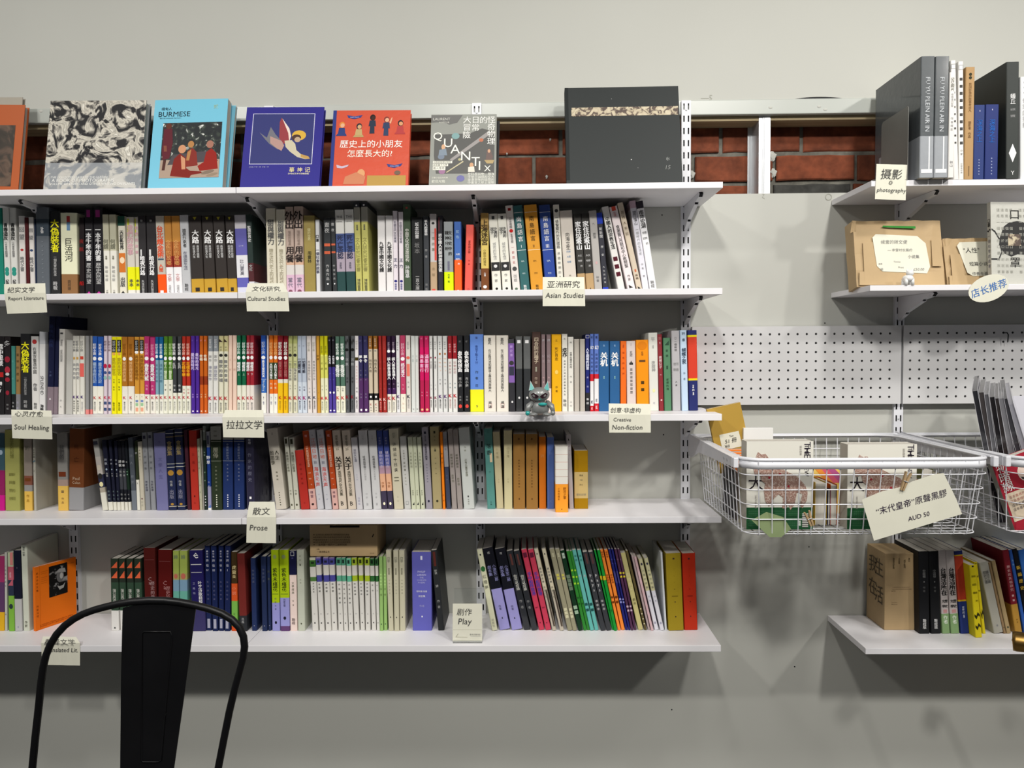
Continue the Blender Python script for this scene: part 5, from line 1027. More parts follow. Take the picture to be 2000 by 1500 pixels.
a.T('沿著小徑走向科學', 16, 92, w=24, col='dcdcd0'); a.T('歡迎光臨', 14, 97, w=20, col='dcdcd0')
a.done()
disp(850, 972, (860, 232), (979, 236), -.14, -.07, .01, '2a2a2c', 'thin black book with white right edge behind the grey comic', hard=False, scol='ddd')
# big black album
o, W, H = disp(1107, 1334, (1103, 173), (1325, 168), -.15, -.085, .03, '262a2a', 'large black album with a narrow strip photograph and small chalk marks', scol='1c2020')
a = Art(o, W, H); a.pic(5.5, 22, 99, 31.5, PH_STRIP, 'strip_photo')
a.T('*', 88, 79, h=4, col='8a8c8a'); a.T('15', 88, 88, h=4.2, col='7a7c7a', shear=.2); a.El(56.5, 79, .5, .5, 'ccc'); a.El(62, 88, .3, .3, '888'); a.El(41, 13, .3, .3, 'aaa'); a.Rc(0, 0, 3, 100, '1e2222')
a.done()

ARTV[0] = 1.
# ---------------------------------------------------------------- handwritten cards
def bilerp(q):     # q: tl tr bl br
    def f(u, v, e, W=1, H=1):
        p = (q[2]*(1-u)+q[3]*u)*(1-v)+(q[0]*(1-u)+q[1]*u)*v; return (p.x, p.y-.0006-e, p.z)
    return f
def card(label, top, fold, bot, lines, Y=-.2618, back=.012, name='note_card', ink='4a4a48', shear=.12):
    r = [[px(x, y, Y+b_) for x, y in p] for p, b_ in ((top, back), (fold, 0), (bot, -.0015))] if fold else [[px(x, y, Y+b_) for x, y in p] for p, b_ in ((top, 0), (bot, -.001))]
    vs = []; n = 6; m = MB()
    for row in r:
        for i in range(n+1):
            p = row[0].lerp(row[1], i/n); vs.append((p.x, p.y+.0006*math.sin(i*1.3+len(vs)), p.z))
    k = len(vs); vs += [(x, y+.0005, z) for x, y, z in vs]; fs = []
    R_ = len(r)
    for j in range(R_-1):
        for i in range(n):
            a0 = j*(n+1)+i; fs += [(a0, a0+n+1, a0+n+2, a0+1), (a0+k, a0+1+k, a0+n+2+k, a0+n+1+k)]
    o = m.add(vs, fs).build(name, M_CARD)
    sol = []
    for sec, t, u, v, wd, hh in lines:
        q = (r[sec][0], r[sec][1], r[sec+1][0], r[sec+1][1]); f = bilerp(q)
        wm = (q[0]-q[1]).length; hm = (q[0]-q[2]).length
        I = Ink(lambda a, b, e, f=f, wm=wm, hm=hm: f(a/wm, b/hm, e+.0006)); I.string(t, u*wm, v*hm, w=wd*wm, h=hh*hm, col=ink, shear=shear, res=2)
        I.build('handwriting', o)
    return tag(o, label, 'note card', 'handwritten section cards')
card('folded cream card handwritten Report Literature hanging at the left end of second shelf', [(8, 555), (88, 553)], [(8, 573), (89, 572)], [(14, 613), (92, 610)], [(0, '纪实文学', .42, .35, .66, .75), (1, 'Report Literature', .52, .72, .86, .34)])
card('cream card handwritten Cultural Studies hanging on the second shelf', [(484, 553), (553, 553)], [(480, 570), (562, 570)], [(482, 608), (565, 608)], [(0, '文化研究', .5, .35, .7, .8), (1, 'Cultural Studies', .48, .65, .9, .36)])
card('cream card handwritten Asian Studies hanging on the second shelf', [(1060, 541), (1141, 541)], [(1060, 565), (1142, 565)], [(1060, 598), (1143, 598)], [(0, '亚洲研究', .5, .4, .78, .62), (1, 'Asian Studies', .52, .65, .9, .42)])
card('cream card handwritten Soul Healing hanging at the left of third shelf', [(22, 800), (100, 802)], [(22, 812), (101, 814)], [(24, 856), (102, 858)], [(0, '心灵疗愈', .45, .4, .7, 1.0), (1, 'Soul Healing', .5, .48, .86, .36)])
card('cream card with three handwritten characters and no English, hanging on third shelf', [(440, 801), (514, 801)], [(434, 815), (515, 815)], [(436, 854), (516, 855)], [(1, '拉拉文学', .53, .64, .86, .55)])
card('cream card handwritten Creative Non-fiction hanging on the third shelf', [(1189, 788), (1271, 789)], [(1189, 809), (1271, 810)], [(1190, 845), (1271, 845)], [(0, '创意·非虚构', .4, .4, .72, .6), (1, 'Creative', .32, .72, .42, .3), (1, 'Non-fiction', .44, .3, .72, .3)])
card('cream card handwritten Prose hanging on the fourth shelf', [(487, 980), (536, 980)], [(482, 1010), (539, 1010)], [(481, 1060), (539, 1061)], [(0, '散文', .5, .4, .62, .62), (1, 'Prose', .42, .6, .6, .34)])
card('crumpled card handwritten Translated Lit. behind the black chair', [(84, 1243), (148, 1244)], [(80, 1256), (156, 1256)], [(82, 1298), (156, 1300)], [(0, '翻译文学', .5, .2, .8, 1.1), (1, 'Translated Lit.', .52, .7, .88, .34)])
card('cream card handwritten photography hanging on the top right-hand shelf', [(1712, 320), (1772, 322)], None, [(1709, 389), (1769, 391)], [(0, '摄影', .5, .72, .68, .3), (0, 'photography', .52, .25, .94, .2), (0, '◎', .48, .48, .12, .12)], back=0)
# oval card
pts = [px(1931+41*math.cos(t)*math.cos(-.36)-25*math.sin(t)*math.sin(-.36), 563+41*math.cos(t)*math.sin(-.36)+25*math.sin(t)*math.cos(-.36), -.2635) for t in [-2*math.pi*i/28 for i in range(28)]]
o = MB().slab(pts, (0, -1, 0), .0006).build('note_card', M_CARD)
c0 = px(1931, 563, -.2635); I = Ink(lambda u, v, e: (c0.x+u*math.cos(.33)-v*math.sin(.33), c0.y-.0006-e, c0.z+u*math.sin(.33)+v*math.cos(.33)))
I.string('店长推荐', 0, 0, w=.095, h=.034, col='3c6cb0', shear=.1, res=2); I.build('handwriting', o)
tag(o, 'oval cream card with blue handwritten characters on the second right-hand shelf', 'note card', 'handwritten section cards')

# ---------------------------------------------------------------- play card in its clear stand
zs5 = ZS['s5'][1]; P0 = on_top(884, 1251, zs5+.003); P1 = on_top(942, 1251, zs5+.003); Y = P0.y
t = empty('card_stand', (P0.x, Y, zs5), 'clear acrylic stand holding the Play card on the lowest long shelf', 'card stand')
L = lambda p: (p[0]-P0.x, p[1]-Y, p[2]-zs5)
ztp = px(915, 1150, Y+.02).z-zs5; Wd = P1.x-P0.x
MB().slab([(0.004, .004, .001), (Wd-.002, .004, .001), (Wd-.002, .024, ztp), (.004, .024, ztp)], (0, -1, .1), .0018).build('back_panel', M_CLEAR, t)
MB().box((.002, -.012, .0004), (Wd, .03, .0024)).build('base', M_CLEAR, t)
z1 = px(915, 1180, Y).z
q = [Vector((P0.x, Y-.002, zs5+.003)), Vector((P1.x, Y-.002, zs5+.003)), Vector((P1.x, Y+.004, z1)), Vector((P0.x+.001, Y+.004, z1))]
o = MB().slab(q, (0, -1, 0), .0007).build('note_card', M_CARD); f = bilerp((q[3], q[2], q[0], q[1])); H_ = z1-zs5
I = Ink(lambda a, b, e: f(a/Wd, b/H_, e)); I.string('剧作', Wd*.4, H_*.78, w=Wd*.5, col='4a4a48', shear=.1, res=2); I.string('Play', Wd*.42, H_*.5, w=Wd*.45, col='444', shear=.12, res=2)
I.string('藏书文具书店', Wd*.76, H_*.17, w=Wd*.36, col='777'); I.rect(Wd*.02, H_*.3, Wd*.98, H_*.304, 'aaa896'); I.rect(Wd*.6, H_*.12, Wd*.95, H_*.125, '888'); I.poly([(Wd*.1, H_*.1), (Wd*.18, H_*.2), (Wd*.2, H_*.19), (Wd*.13, H_*.11), (Wd*.5, H_*.1), (Wd*.5, H_*.09)], 'aaa896')
I.build('handwriting', o); tag(o, 'white card handwritten Play with a small printed footer, in the clear stand', 'note card', 'handwritten section cards')

# ---------------------------------------------------------------- lowest long shelf extras
bl = on_top(70, 1233, zs5+.0004); br = on_top(150, 1206, zs5+.0004)
tl = px(69, 1107, bl.y); tr = px(149, 1088, br.y); tl.z = tr.z = (tl.z+tr.z)/2
o, W, H = face_book(bl, br, tl, tr, .009, 'e8700c', 'bright orange book with a square dark portrait, standing at an angle', hard=False)
a = Art(o, W, H); a.pic(33, 5, 78, 54, PH_FACE); a.Rc(11, 0, 11.6, 100, 'c05c08')
for y, w_ in ((10, 16), (13, 14), (19, 15), (22, 12), (25, 15), (28, 14)): a.T('NOTES ON SLOW', 13+w_/2+1, y, w=w_, col='8a3c08')
a.T('ESSAYS COLLECTED', 86, 8, w=20, col='7a3408'); a.V('新书评论文集', 5, 8, 40, 5, '7a3408'); a.V('作家与他', 5, 60, 80, 5, '8a3c08')
a.T('a collection of letters and talks on writing', 50, 93, w=80, col='8a3c08'); a.T('translated from the original edition and annotated', 52, 95.5, w=85, col='8a3c08')
b_ = Art(o, W, H, -.0009); b_.El(60, 24, 9, 10, '6a6a6a'); b_.P([(48, 17), (58, 12), (72, 13), (74, 20), (60, 18)], '9a9a98'); b_.El(63, 24, 4, 5, 'b8b8b4'); b_.P([(52, 38), (58, 46), (68, 44), (72, 36), (66, 40), (58, 40)], 'aaaaa6')
a.done(); b_.done('figure_print')
# kraft box lying on the poetry run
Yb = -.147; z0 = max((ob.location.z+max(v.co.z for v in ob.data.vertices)) for ob in COL.objects if ob.name.startswith('book') and ob.type == 'MESH' and not ob.parent and ob.location.z < ZS['s5'][1]+.01 and xz(600, zs5, -.15) < ob.location.x < xz(738, zs5, -.15))+.0015
xa, xb = px(605, 1060, Yb).x, px(737, 1060, Yb).x
z1 = min(px(670, 1026, Yb).z, ZS['s4'][0]-.003)
o = MB().box((0, 0, 0), (xb-xa, .135, z1-z0)).build('kraft_box', M_KRAFT, bevel=.002); o.location = (xa, Yb, z0)
tag(o, 'brown kraft box with lines of black print lying on the white poetry volumes', 'box')
a = Art(o, xb-xa, z1-z0, -.0006)
for i, (y, t_) in enumerate(((30, '五月的诗人和他们写下的所有时间与声音'), (38, '歌唱者的手稿以及来自远方的信件与故事集'), (46, '翻译诗选收录了三十位诗人的代表作品'), (54, '他们在黑夜里写下光芒的句子并且等待黎明'), (62, '丛书第一辑共十二册附别册'))): a.T(t_, 34, y, w=[50, 52, 51, 52, 42][i], col='2c2014'); a.El(6.5, y, .8, 1.6, '2c2014')
a.T('主编', 12, 76, w=4, col='3a2a1a'); a.T('一套诗歌丛书', 20, 85, w=18, col='3a2a1a'); a.T('定价三百', 92, 90, w=6, col='4a3828'); a.P([(92, 38), (94, 28), (95.5, 28), (93.5, 38)], '1a140c'); a.Rc(30, 0, 74, 7, '14100c'); a.done('box_print')

# ---------------------------------------------------------------- top right-hand shelf: bookend
zr1 = ZS['r1'][1]; Xb = px(1777, 280, -.262).x-.004; zt_ = px(1777, 206, -.262).z
prof = [(-.262, zr1), (-.262, zt_), (-.262+.012, zt_-.004)]
ztb = px(1724, 236, -.13).z
o = MB().prism([(-.262, zr1+.0004), (-.262, zt_-.004), (-.257, zt_), (-.12, zt_-.001), (-.112, zt_-.01), (-.112, zr1+.0004)], Xb-.0012, Xb, 'x', None)
t = empty('bookend', (0, 0, 0), 'grey steel bookend standing against the tall grey photography books', 'bookend')
o.build('upright_plate', M_GREY, t); MB().box((Xb-.09, -.262, zr1+.0002), (Xb-.0013, -.15, zr1+.0014)).build('foot_plate', M_GREY, t)

# ---------------------------------------------------------------- second right-hand shelf
zr2 = ZS['r2'][1]
def parcel(bl, br, tl, tr, T, label):
    M, O, W, H = frame4(bl, br, tl, tr); m = MB(); nx, nz = 10, 8; rr = random.Random(int(W*1e4))
    fr = [[(W*i/nx+rr.uniform(-.002, .002)*(0 < i < nx), -.004*math.sin(math.pi*i/nx)*math.sin(math.pi*j/nz)-rr.uniform(0, .003), H*j/nz+(rr.uniform(-.002, .001) if j else 0)) for i in range(nx+1)] for j in range(nz+1)]
    vs = [p for r_ in fr for p in r_]; k = len(vs); vs += [(x, T+rr.uniform(0, .002), z) for x, y, z in vs]; fs = []
    for j in range(nz):
        for i in range(nx): a = j*(nx+1)+i; fs += [(a, a+1, a+nx+2, a+nx+1), (a+k, a+nx+1+k, a+nx+2+k, a+1+k)]
    for i in range(nx): fs += [(i, i+k, i+1+k, i+1), (nz*(nx+1)+i, nz*(nx+1)+i+1, nz*(nx+1)+i+1+k, nz*(nx+1)+i+k)]
    for j in range(nz): a = j*(nx+1); b = a+nx; fs += [(a, a+nx+1, a+nx+1+k, a+k), (b, b+k, b+nx+1+k, b+nx+1)]
    o = m.add(vs, fs).build('paper_parcel', M_KRAFT); o.matrix_world = Matrix.Translation(O) @ M
    MB().slab([(-.006, .004, H*.82), (.006, -.004, H*.84), (.006, -.006, H*.99), (-.002, .0, H*.97)], (0, -1, 0), .001).build('torn_flap', M_KRAFT, o)
    for u0, u1, v0, v1 in ((.02, .98, .02, .22), (.08, .3, .02, .66), (.86, .97, .3, .7)):
        MB().slab([(W*u0, -.0078, H*v0), (W*u1, -.0078, H*v0), (W*u1*.99, -.0074, H*v1), (W*(u0+.01), -.0074, H*v1)], (0, -1, 0), .0004).build('kraft_tape', M_KRAFT, o)
    return tag(o, label, 'parcel', 'kraft paper parcels'), W, H
def at2(x, Y): return Vector((xz(x, zr2, Y), Y, zr2+.0006))
o, W, H = parcel(at2(1673, -.2), at2(1842, -.2), px(1660, 430, -.165), px(1834, 431, -.165), .05, 'large brown paper parcel with a white handwritten label and green tape')
oct_ = [(20, 27), (24, 22), (71, 25), (80, 36), (83, 71), (79, 81), (29, 78), (23, 70)]
a = Art(o, W, H, -.0095); lab_ = MB().slab([(x/100*W, -.0088, (1-y/100)*H) for x, y in oct_[::-1]], (0, -1, 0), .0005).build('paper_label', M_CARD, o)
a.T('候宫的转文使', 44, 34, w=30, col='8a8a86', shear=.1); a.T('— 李雪村长篇的', 50, 46, w=28, col='8a8a86', shear=.1); a.T('小说集', 65, 56, w=13, col='777'); a.T('邮费', 27, 67, w=4, col='777'); a.T('另', 28, 75, w=3, col='777')
a.T('Tommy', 46, 64, w=8, col='888', shear=.2); a.T('Press', 50, 72, w=6, col='888'); a.T('£50.00', 70, 75, w=12, col='888', shear=.2); a.done('handwriting')
MB().slab([(W*.32, -.0084, H*.885), (W*.70, -.0084, H*.865), (W*.70, -.0084, H*.9), (W*.33, -.0084, H*.91)], (0, -1, 0), .0004, hexc('1c7a20')).build('green_tape', M_PRINT, o)
o, W, H = parcel(at2(1850, -.17), at2(1960, -.17), px(1838, 467, -.14), px(1950, 465, -.14), .045, 'smaller brown paper parcel, half hidden behind the white mask book')
a = Art(o, W, H, -.0095); MB().slab([(x/100*W, -.0088, (1-y/100)*H) for x, y in [(22, 17), (27, 10), (98, 8), (98, 78), (44, 80), (35, 73)][::-1]], (0, -1, 0), .0005).build('paper_label', M_CARD, o)
a.T('"人性"', 46, 27, w=28, col='333'); a.T('短篇小说集', 60, 55, w=40, col='444'); a.T('作者与画家', 60, 75, w=34, col='666'); a.done('handwriting')
# mask book
o, W, H = face_book(at2(1937, -.235), at2(2040, -.235), px(1937, 392, -.215), px(2040, 395, -.215), .016, 'b4b4ac', 'white book with a large dark face mask drawing, cut by the right edge', material=M_FILM)
a = Art(o, W, H)
for x in (14, 22, 30, 38, 56, 64, 72, 80): a.V('這是一個關於口罩的故事', x, 6, 88, 6, 'a0a098')
a.P([(16, 44), (24, 30), (34, 25), (50, 23), (66, 25), (82, 30), (94, 44), (90, 58), (72, 64), (50, 63), (38, 66), (24, 62), (15, 52)], '303030')
a.V('口', 45, 8, 23, 20, '181818'); a.V('罩', 45, 66, 80, 20, '181818'); a.P([(1, 32), (8, 35), (17, 45), (16, 47), (7, 37), (1, 34)], '303030'); a.P([(0, 68), (14, 68), (19, 60), (16, 52), (18, 52), (21, 61), (15, 70), (0, 70)], '303030')
a.done(); a.pic(32, 39, 56, 53, PH_STRIP, e=.0009)
a2 = Ink(lambda u, v, e: (-.0004-e, .016-u, v)); a2.spec('口罩@.2-.3 222;一個社會的故事@.38-.8 667 w.5;～@.32-.36 333 w.9', .016, H); a2.build('spine_print', o)
# small white figurine
Pf = at2(1773, -.252); s = .027
t = empty('animal_figurine', Pf, 'tiny white ceramic animal seen from behind, in front of the large parcel', 'figurine')
k = px(1773, 528, -.252).z-zr2
MB().ball((0, 0, k*.42), (k*.36, k*.42, k*.27), 14, 10).build('body', M_WHITEC, t, True)
m = MB().ball((k*.08, -k*.1, k*.78), (k*.25, k*.25, k*.22), 14, 10); m.build('head', M_WHITEC, t, True)
for sx in (-1, 1):
    MB().ball((k*.08+sx*k*.17, -k*.1, k*.95), (k*.07, k*.05, k*.11), 8, 6).build('ear', M_WHITEC, t, True)
    for sy in (-1, 1): MB().tube([(sx*k*.2, sy*k*.2, k*.4), (sx*k*.22, sy*k*.22, 0)], [k*.13, k*.11], 8).build('leg', M_WHITEC, t, True)

# ---------------------------------------------------------------- silver cat on the third shelf
zs3 = ZS['s3'][1]; Pc = on_top(1055, 812, zs3); k = px(1055, 744, Pc.y).z-zs3
t = empty('cat_figurine', (Pc.x, Pc.y, zs3+.0005), 'silver toy cat with teal ears and dark pointed glasses on third long shelf', 'figurine')
MB().ball((0, .012, k*.23), (k*.27, k*.22, k*.235), 18, 12, squash=lambda a, b, c: (a*(1-.18*c), b, c)).build('body', M_CHROME, t, True)
MB().ball((-.002, .006, k*.6), (k*.30, k*.24, k*.215), 20, 14).build('head', M_CHROME, t, True)
for sx in (-1, 1):
    ex = sx*k*.2-.002
    m = MB(); base = [(ex-k*.1, .0, k*.72), (ex+k*.1, .0, k*.72), (ex+k*.1, .018, k*.7), (ex-k*.1, .018, k*.7)]; tip = (ex+sx*k*.05, .008, k*1.0)
    m.add(base+[tip], [(0, 1, 4), (1, 2, 4), (2, 3, 4), (3, 0, 4), (3, 2, 1, 0)]); e_ = m.build('ear', M_CHROME, t)
    MB().add([(ex-k*.082, -.0012, k*.73), (ex+k*.082, -.0012, k*.73), (ex+sx*k*.045, .0055, k*.96)], [(0, 1, 2)]).build('inner_ear', M_TEAL, e_)
    fn = lambda u, v: (sx*u-.002, .006-k*.24*math.sqrt(max(0, 1-(u/(k*.30))**2-((v-k*.6)/(k*.215))**2))-.0015, v)
    ol = [(k*.015, k*.56), (k*.09, k*.50), (k*.19, k*.53), (k*.24, k*.62), (k*.17, k*.66), (k*.06, k*.60)]
    vs = [fn(u, v) for u, v in ol]; MB().add(vs+[(x, y+.002, z) for x, y, z in vs], [(0, 1, 2, 3, 4, 5), (11, 10, 9, 8, 7, 6)]+[(i, i+6, (i+1) % 6+6, (i+1) % 6) for i in range(6)]).build('lens', M_LENS, t)
    MB().tube([(sx*k*.2, .008, k*.38), (sx*k*.33, -.002, k*.27), (sx*k*.37, -.01, k*.12)], [k*.07, k*.085, k*.06], 10).build('arm', M_CHROME, t, True)
    MB().ball((sx*k*.2, -.012, k*.05), (k*.13, k*.17, k*.055), 12, 8).build('foot', M_CHROME, t, True)
    MB().ball((sx*k*.36, -.011, k*.08), (k*.07, k*.07, k*.075), 10, 8).build('paw', M_TEAL if sx < 0 else M_CHROME, t, True)
MB().ball((-.002, .006-k*.245, k*.475), (k*.035, .0015, k*.02), 8, 6).build('nose', M_TEAL, t, True)
MB().ball((k*.07, -.0085, k*.33), (k*.13, k*.05, k*.05), 12, 8).build('chest_badge', M_TEAL, t, True)

# ---------------------------------------------------------------- kraft slipcase on the lowest right-hand shelf
zr3 = ZS['r3'][1]; A = on_top(1727, 1231, zr3); B = on_top(1791.5, 1232, zr3); zt_ = px(1760, 1081, A.y).z
o = MB().box((0, 0, 0), (B.x-A.x, .115, zt_-zr3)).build('slipcase', M_KRAFT, bevel=.0015); o.location = (A.x, A.y, zr3+.0005)
tag(o, 'kraft cardboard slipcase with black print and big characters on its side', 'slipcase')
W, H = B.x-A.x, zt_-zr3; a = Art(o, W, H, -.0006)
for t_, x, y0, y1 in (('我在寻找生活', 26, 6, 20), ('北京故事', 43, 6, 14), ('关于生活', 60, 8, 19), ('手记', 74, 6, 11), ('与注', 92, 6, 16)): a.V(t_, x, y0, y1, 9, '2a2014')
a.T('IN THE SPRING OF A LONG YEAR THE CITY', 50, 44, w=52, col='4a3820'); a.T('A BOX WITH FOUR BOOKS ABOUT LIVING', 52, 46.5, w=60, col='4a3820'); a.T('WRITTEN', 26, 49, w=14, col='4a3820'); a.T('A COLLECTION', 30, 64, w=18, col='4a3820'); a.T('EDITION ONE', 30, 66.5, w=18, col='4a3820'); a.done('box_print')
I = Ink(lambda u, v, e: (-.0006-e, .115-u, v))
for i, c in enumerate('我在'): I.char(c, .04, H*(.82-.3*i)-.01, .05, '5a5040')
for i, c in enumerate('生活'): I.char(c, .08, H*(.78-.36*i), .052, '5a5040')
I.build('side_print', o)

# ---------------------------------------------------------------- pegboards
YP = -.030
def pegboard(x0, x1, xh0, nx, label):
    zt_, zb = px(1550, 637, YP).z, px(1550, 790, YP).z
    h0 = px(1378, 653.5, YP); h1 = px(1736.7, 774.4, YP); dx = (h1.x-h0.x)/20; dz = (h0.z-h1.z)/7; z0 = h0.z-.0008
    t = empty('pegboard', (0, 0, 0), label, 'pegboard', 'perforated pegboard panels')
    m = MB(); r = .0036; xs = [xh0+dx*i for i in range(nx)]; zs = [z0-dz*j for j in range(8)]
    for x in xs:
        for z in zs:
            oc = [(x+r*math.cos(math.pi/4*k), z+r*math.sin(math.pi/4*k)) for k in range(8)]
            a, b = dx/2, dz/2; oo = [(x+a, z), (x+a, z+b), (x, z+b), (x-a, z+b), (x-a, z), (x-a, z-b), (x, z-b), (x+a, z-b)]
            vs = [(u, YP, v) for u, v in oo]+[(u, YP, v) for u, v in oc]+[(u, YP+.0015, v) for u, v in oc]
            m.add(vs, [(k, k+8, (k+1) % 8+8, (k+1) % 8) for k in range(8)]+[(k+8, k+16, (k+1) % 8+16, (k+1) % 8+8) for k in range(8)])
    def q(a, b, c, d): m.add([(a, YP, c), (b, YP, c), (b, YP, d), (a, YP, d)], [(0, 1, 2, 3)])
    gl, gr, gt, gb = xs[0]-dx/2, xs[-1]+dx/2, zs[0]+dz/2, zs[-1]-dz/2
    q(x0, gl, zb, zt_); q(gr, x1, zb, zt_); q(gl, gr, gt, zt_); q(gl, gr, zb, gb)
    for (a, b, c, d) in ((x0, x1, zt_, 1), (x0, x1, zb, 0)): m.add([(a, YP, c), (b, YP, c), (b, YP+.024, c), (a, YP+.024, c)], [(0, 1, 2, 3)])
    for x in (x0, x1): m.add([(x, YP, zb), (x, YP+.024, zb), (x, YP+.024, zt_), (x, YP, zt_)], [(0, 1, 2, 3)])
    m.build('perforated_sheet', M_PEG, t)
    MB().box((gl, YP+.0016, gb), (gr, YP+.0026, gt)).build('dark_backing', M_DARK, t)  # added dark sheet, stands in for the shade behind the open holes
    return xs, zs
h0 = px(1378, 653.5, YP).x
xs, zs = pegboard(UX[3]+.0155, UX[4]-.0025, h0, 21, 'white perforated pegboard between the long shelves and the right-hand upright')
xs, zs = pegboard(UX[4]+.004, 2.1, px(1778.4, 650, YP).x, 32, 'white perforated pegboard right of the right-hand upright, reaching the edge')
P = px(1961, 650, YP)
MB().tube([(P.x, YP+.004, P.z), (P.x, YP-.014, P.z), (P.x, YP-.02, P.z-.006), (P.x, YP-.018, P.z-.028)], .0016, 8).build('peg_hook', M_BLACK)
tag(bpy.data.objects['peg_hook'], 'small black hook in the right-hand pegboard', 'hook')
# ---------------------------------------------------------------- wire baskets
def rrect(x0, x1, y0, y1, z, r, n=5):
    out = []
    for cx, cy, a in ((x1-r, y1-r, 0), (x0+r, y1-r, 90), (x0+r, y0+r, 180), (x1-r, y0+r, 270)):
        for i in range(n+1):
            t = math.radians(a+90*i/n); out.append((cx+r*math.cos(t), cy+r*math.sin(t), z))
    return out
ZR = px(1650, 898, -.525).z; YF = -.525; YBK = -.035
BH = .178
def basket(x0, x1, label, label2):
    t = empty('wire_basket', (0, 0, 0), label, 'basket', 'white wire baskets')
    a, b = x0+.026, x1-.026
    MB().tube(rrect(a, b, YF, YBK, ZR, .05), .0042, 8, closed=True).build('rim', M_STEEL, t, True)
    MB().tube(rrect(a+.006, b-.006, YF+.006, YBK-.006, ZR+.002, .045), .0022, 6, closed=True).build('inner_rim', M_STEEL, t, True)
    # front lip, a bent flat strip under the rim
    m = MB(); pts = rrect(a-.001, b+.001, YF-.001, YBK, ZR, .05, 6); front = [p for p in pts if p[1] < YF+.04]
    front.sort(key=lambda p: (p[0]))
    n = len(front); vs = [(x, y-.001, ZR-.004) for x, y, _ in front]+[(x, y-.0025, ZR-.021) for x, y, _ in front]
    vs += [(x, y+.0015, z) for x, y, z in vs]
    fs = []
    for i in range(n-1): fs += [(i, i+n, i+n+1, i+1), (i+2*n, i+2*n+1, i+3*n+1, i+3*n), (i+n, i+3*n, i+3*n+1, i+n+1), (i, i+1, i+2*n+1, i+2*n)]
    m.add(vs, fs).build('front_lip', M_STEEL, t, True)
    zb = ZR-BH; ins = .016; nl = 5
    for j in range(1, nl+1):
        k = j/nl; zz = ZR-BH*k if j < nl else zb
        MB().tube(rrect(a+ins*k, b-ins*k, YF+.028*k, YBK-.02*k, zz, .03), .0014, 5, closed=True).build('wire', M_STEEL, t)
    n = 17; i_ = ins
    for i in range(1, n+1):
        x = a+.004+(b-a-.008)*i/(n+1); xb_ = (a+i_)+(b-a-2*i_)*i/(n+1)
        MB().tube([(x, YF-.0015, ZR-.004), (xb_, YF+.0265, zb-.001), (xb_, YF+.034, zb-.004), (xb_, YBK-.026, zb-.004), (xb_, YBK-.018, zb), (x, YBK+.001, ZR)], .0013, 5).build('wire', M_STEEL, t)
    n = 14
    for i in range(1, n+1):
        y = YF+.01+(YBK-YF-.02)*i/(n+1); yb_ = YF+.03+(YBK-YF-.052)*i/(n+1)
        MB().tube([(a-.0015, y, ZR), (a+i_-.0015, yb_, zb-.001), (a+i_+.006, yb_, zb-.002), (b-i_-.006, yb_, zb-.002), (b-i_+.0015, yb_, zb-.001), (b+.0015, y, ZR)], .0013, 5).build('wire', M_STEEL, t)
    # the pull-out frame that carries it
    f = empty('basket_frame', (0, 0, 0), label2, 'basket frame', 'frames carrying the wire baskets')
    for s, x in ((1, x0+.008), (-1, x1-.008)):
        MB().prism([(-.014, ZR-.055), (-.014, ZR+.012), (-.05, ZR+.008), (-.5, ZR+.002), (-.5, ZR-.018), (-.16, ZR-.03), (-.05, ZR-.06)], x-.0008, x+.0008).build('side_arm', M_STEEL, f)
        MB().prism([(x-s*.001, ZR+.001), (x+s*.014, ZR+.001), (x+s*.014, ZR+.004), (x-s*.001, ZR+.004)], -.5, -.02, 'y').build('rail', M_STEEL, f)
        MB().box((min(x, x+s*.012), -.512, ZR-.020), (max(x, x+s*.012), -.497, ZR+.004)).build('stop', M_STEEL, f, bevel=.002)
        for yy in (-.43, -.46): MB().tube([(x-s*.0008, yy, ZR-.008), (x-s*.0022, yy, ZR-.008)], .0035, 10).build('rivet', M_GALV, f)
    MB().box((x0+.01, -.03, ZR-.004), (x1-.01, -.022, ZR+.0075)).build('back_bar', M_STEEL, f)
basket(UX[3], UX[4], 'white wire basket full of books between the uprights', 'white sliding frame holding the left basket')
basket(UX[4], UX[4]+.61, 'white wire basket at the right edge holding plastic-sleeved records', 'white sliding frame holding the right basket')
ZB = ZR-BH+.0025
GB = 'things in the left wire basket'
def up_book(x0, x1, top, yf, D, col, label, mode='cover', pages=True, scol=None, m=None, cat='book', name='book', group=GB):
    """upright volume: cover facing the room, spine left"""
    bl = Vector((x0, yf, ZB)); br = Vector((x1, yf, ZB)); tl = Vector((x0, yf, top)); tr = Vector((x1, yf, top))
    return face_book(bl, br, tl, tr, D, col, label, group, hard=False, scol=scol, material=m, cat=cat, name=name)
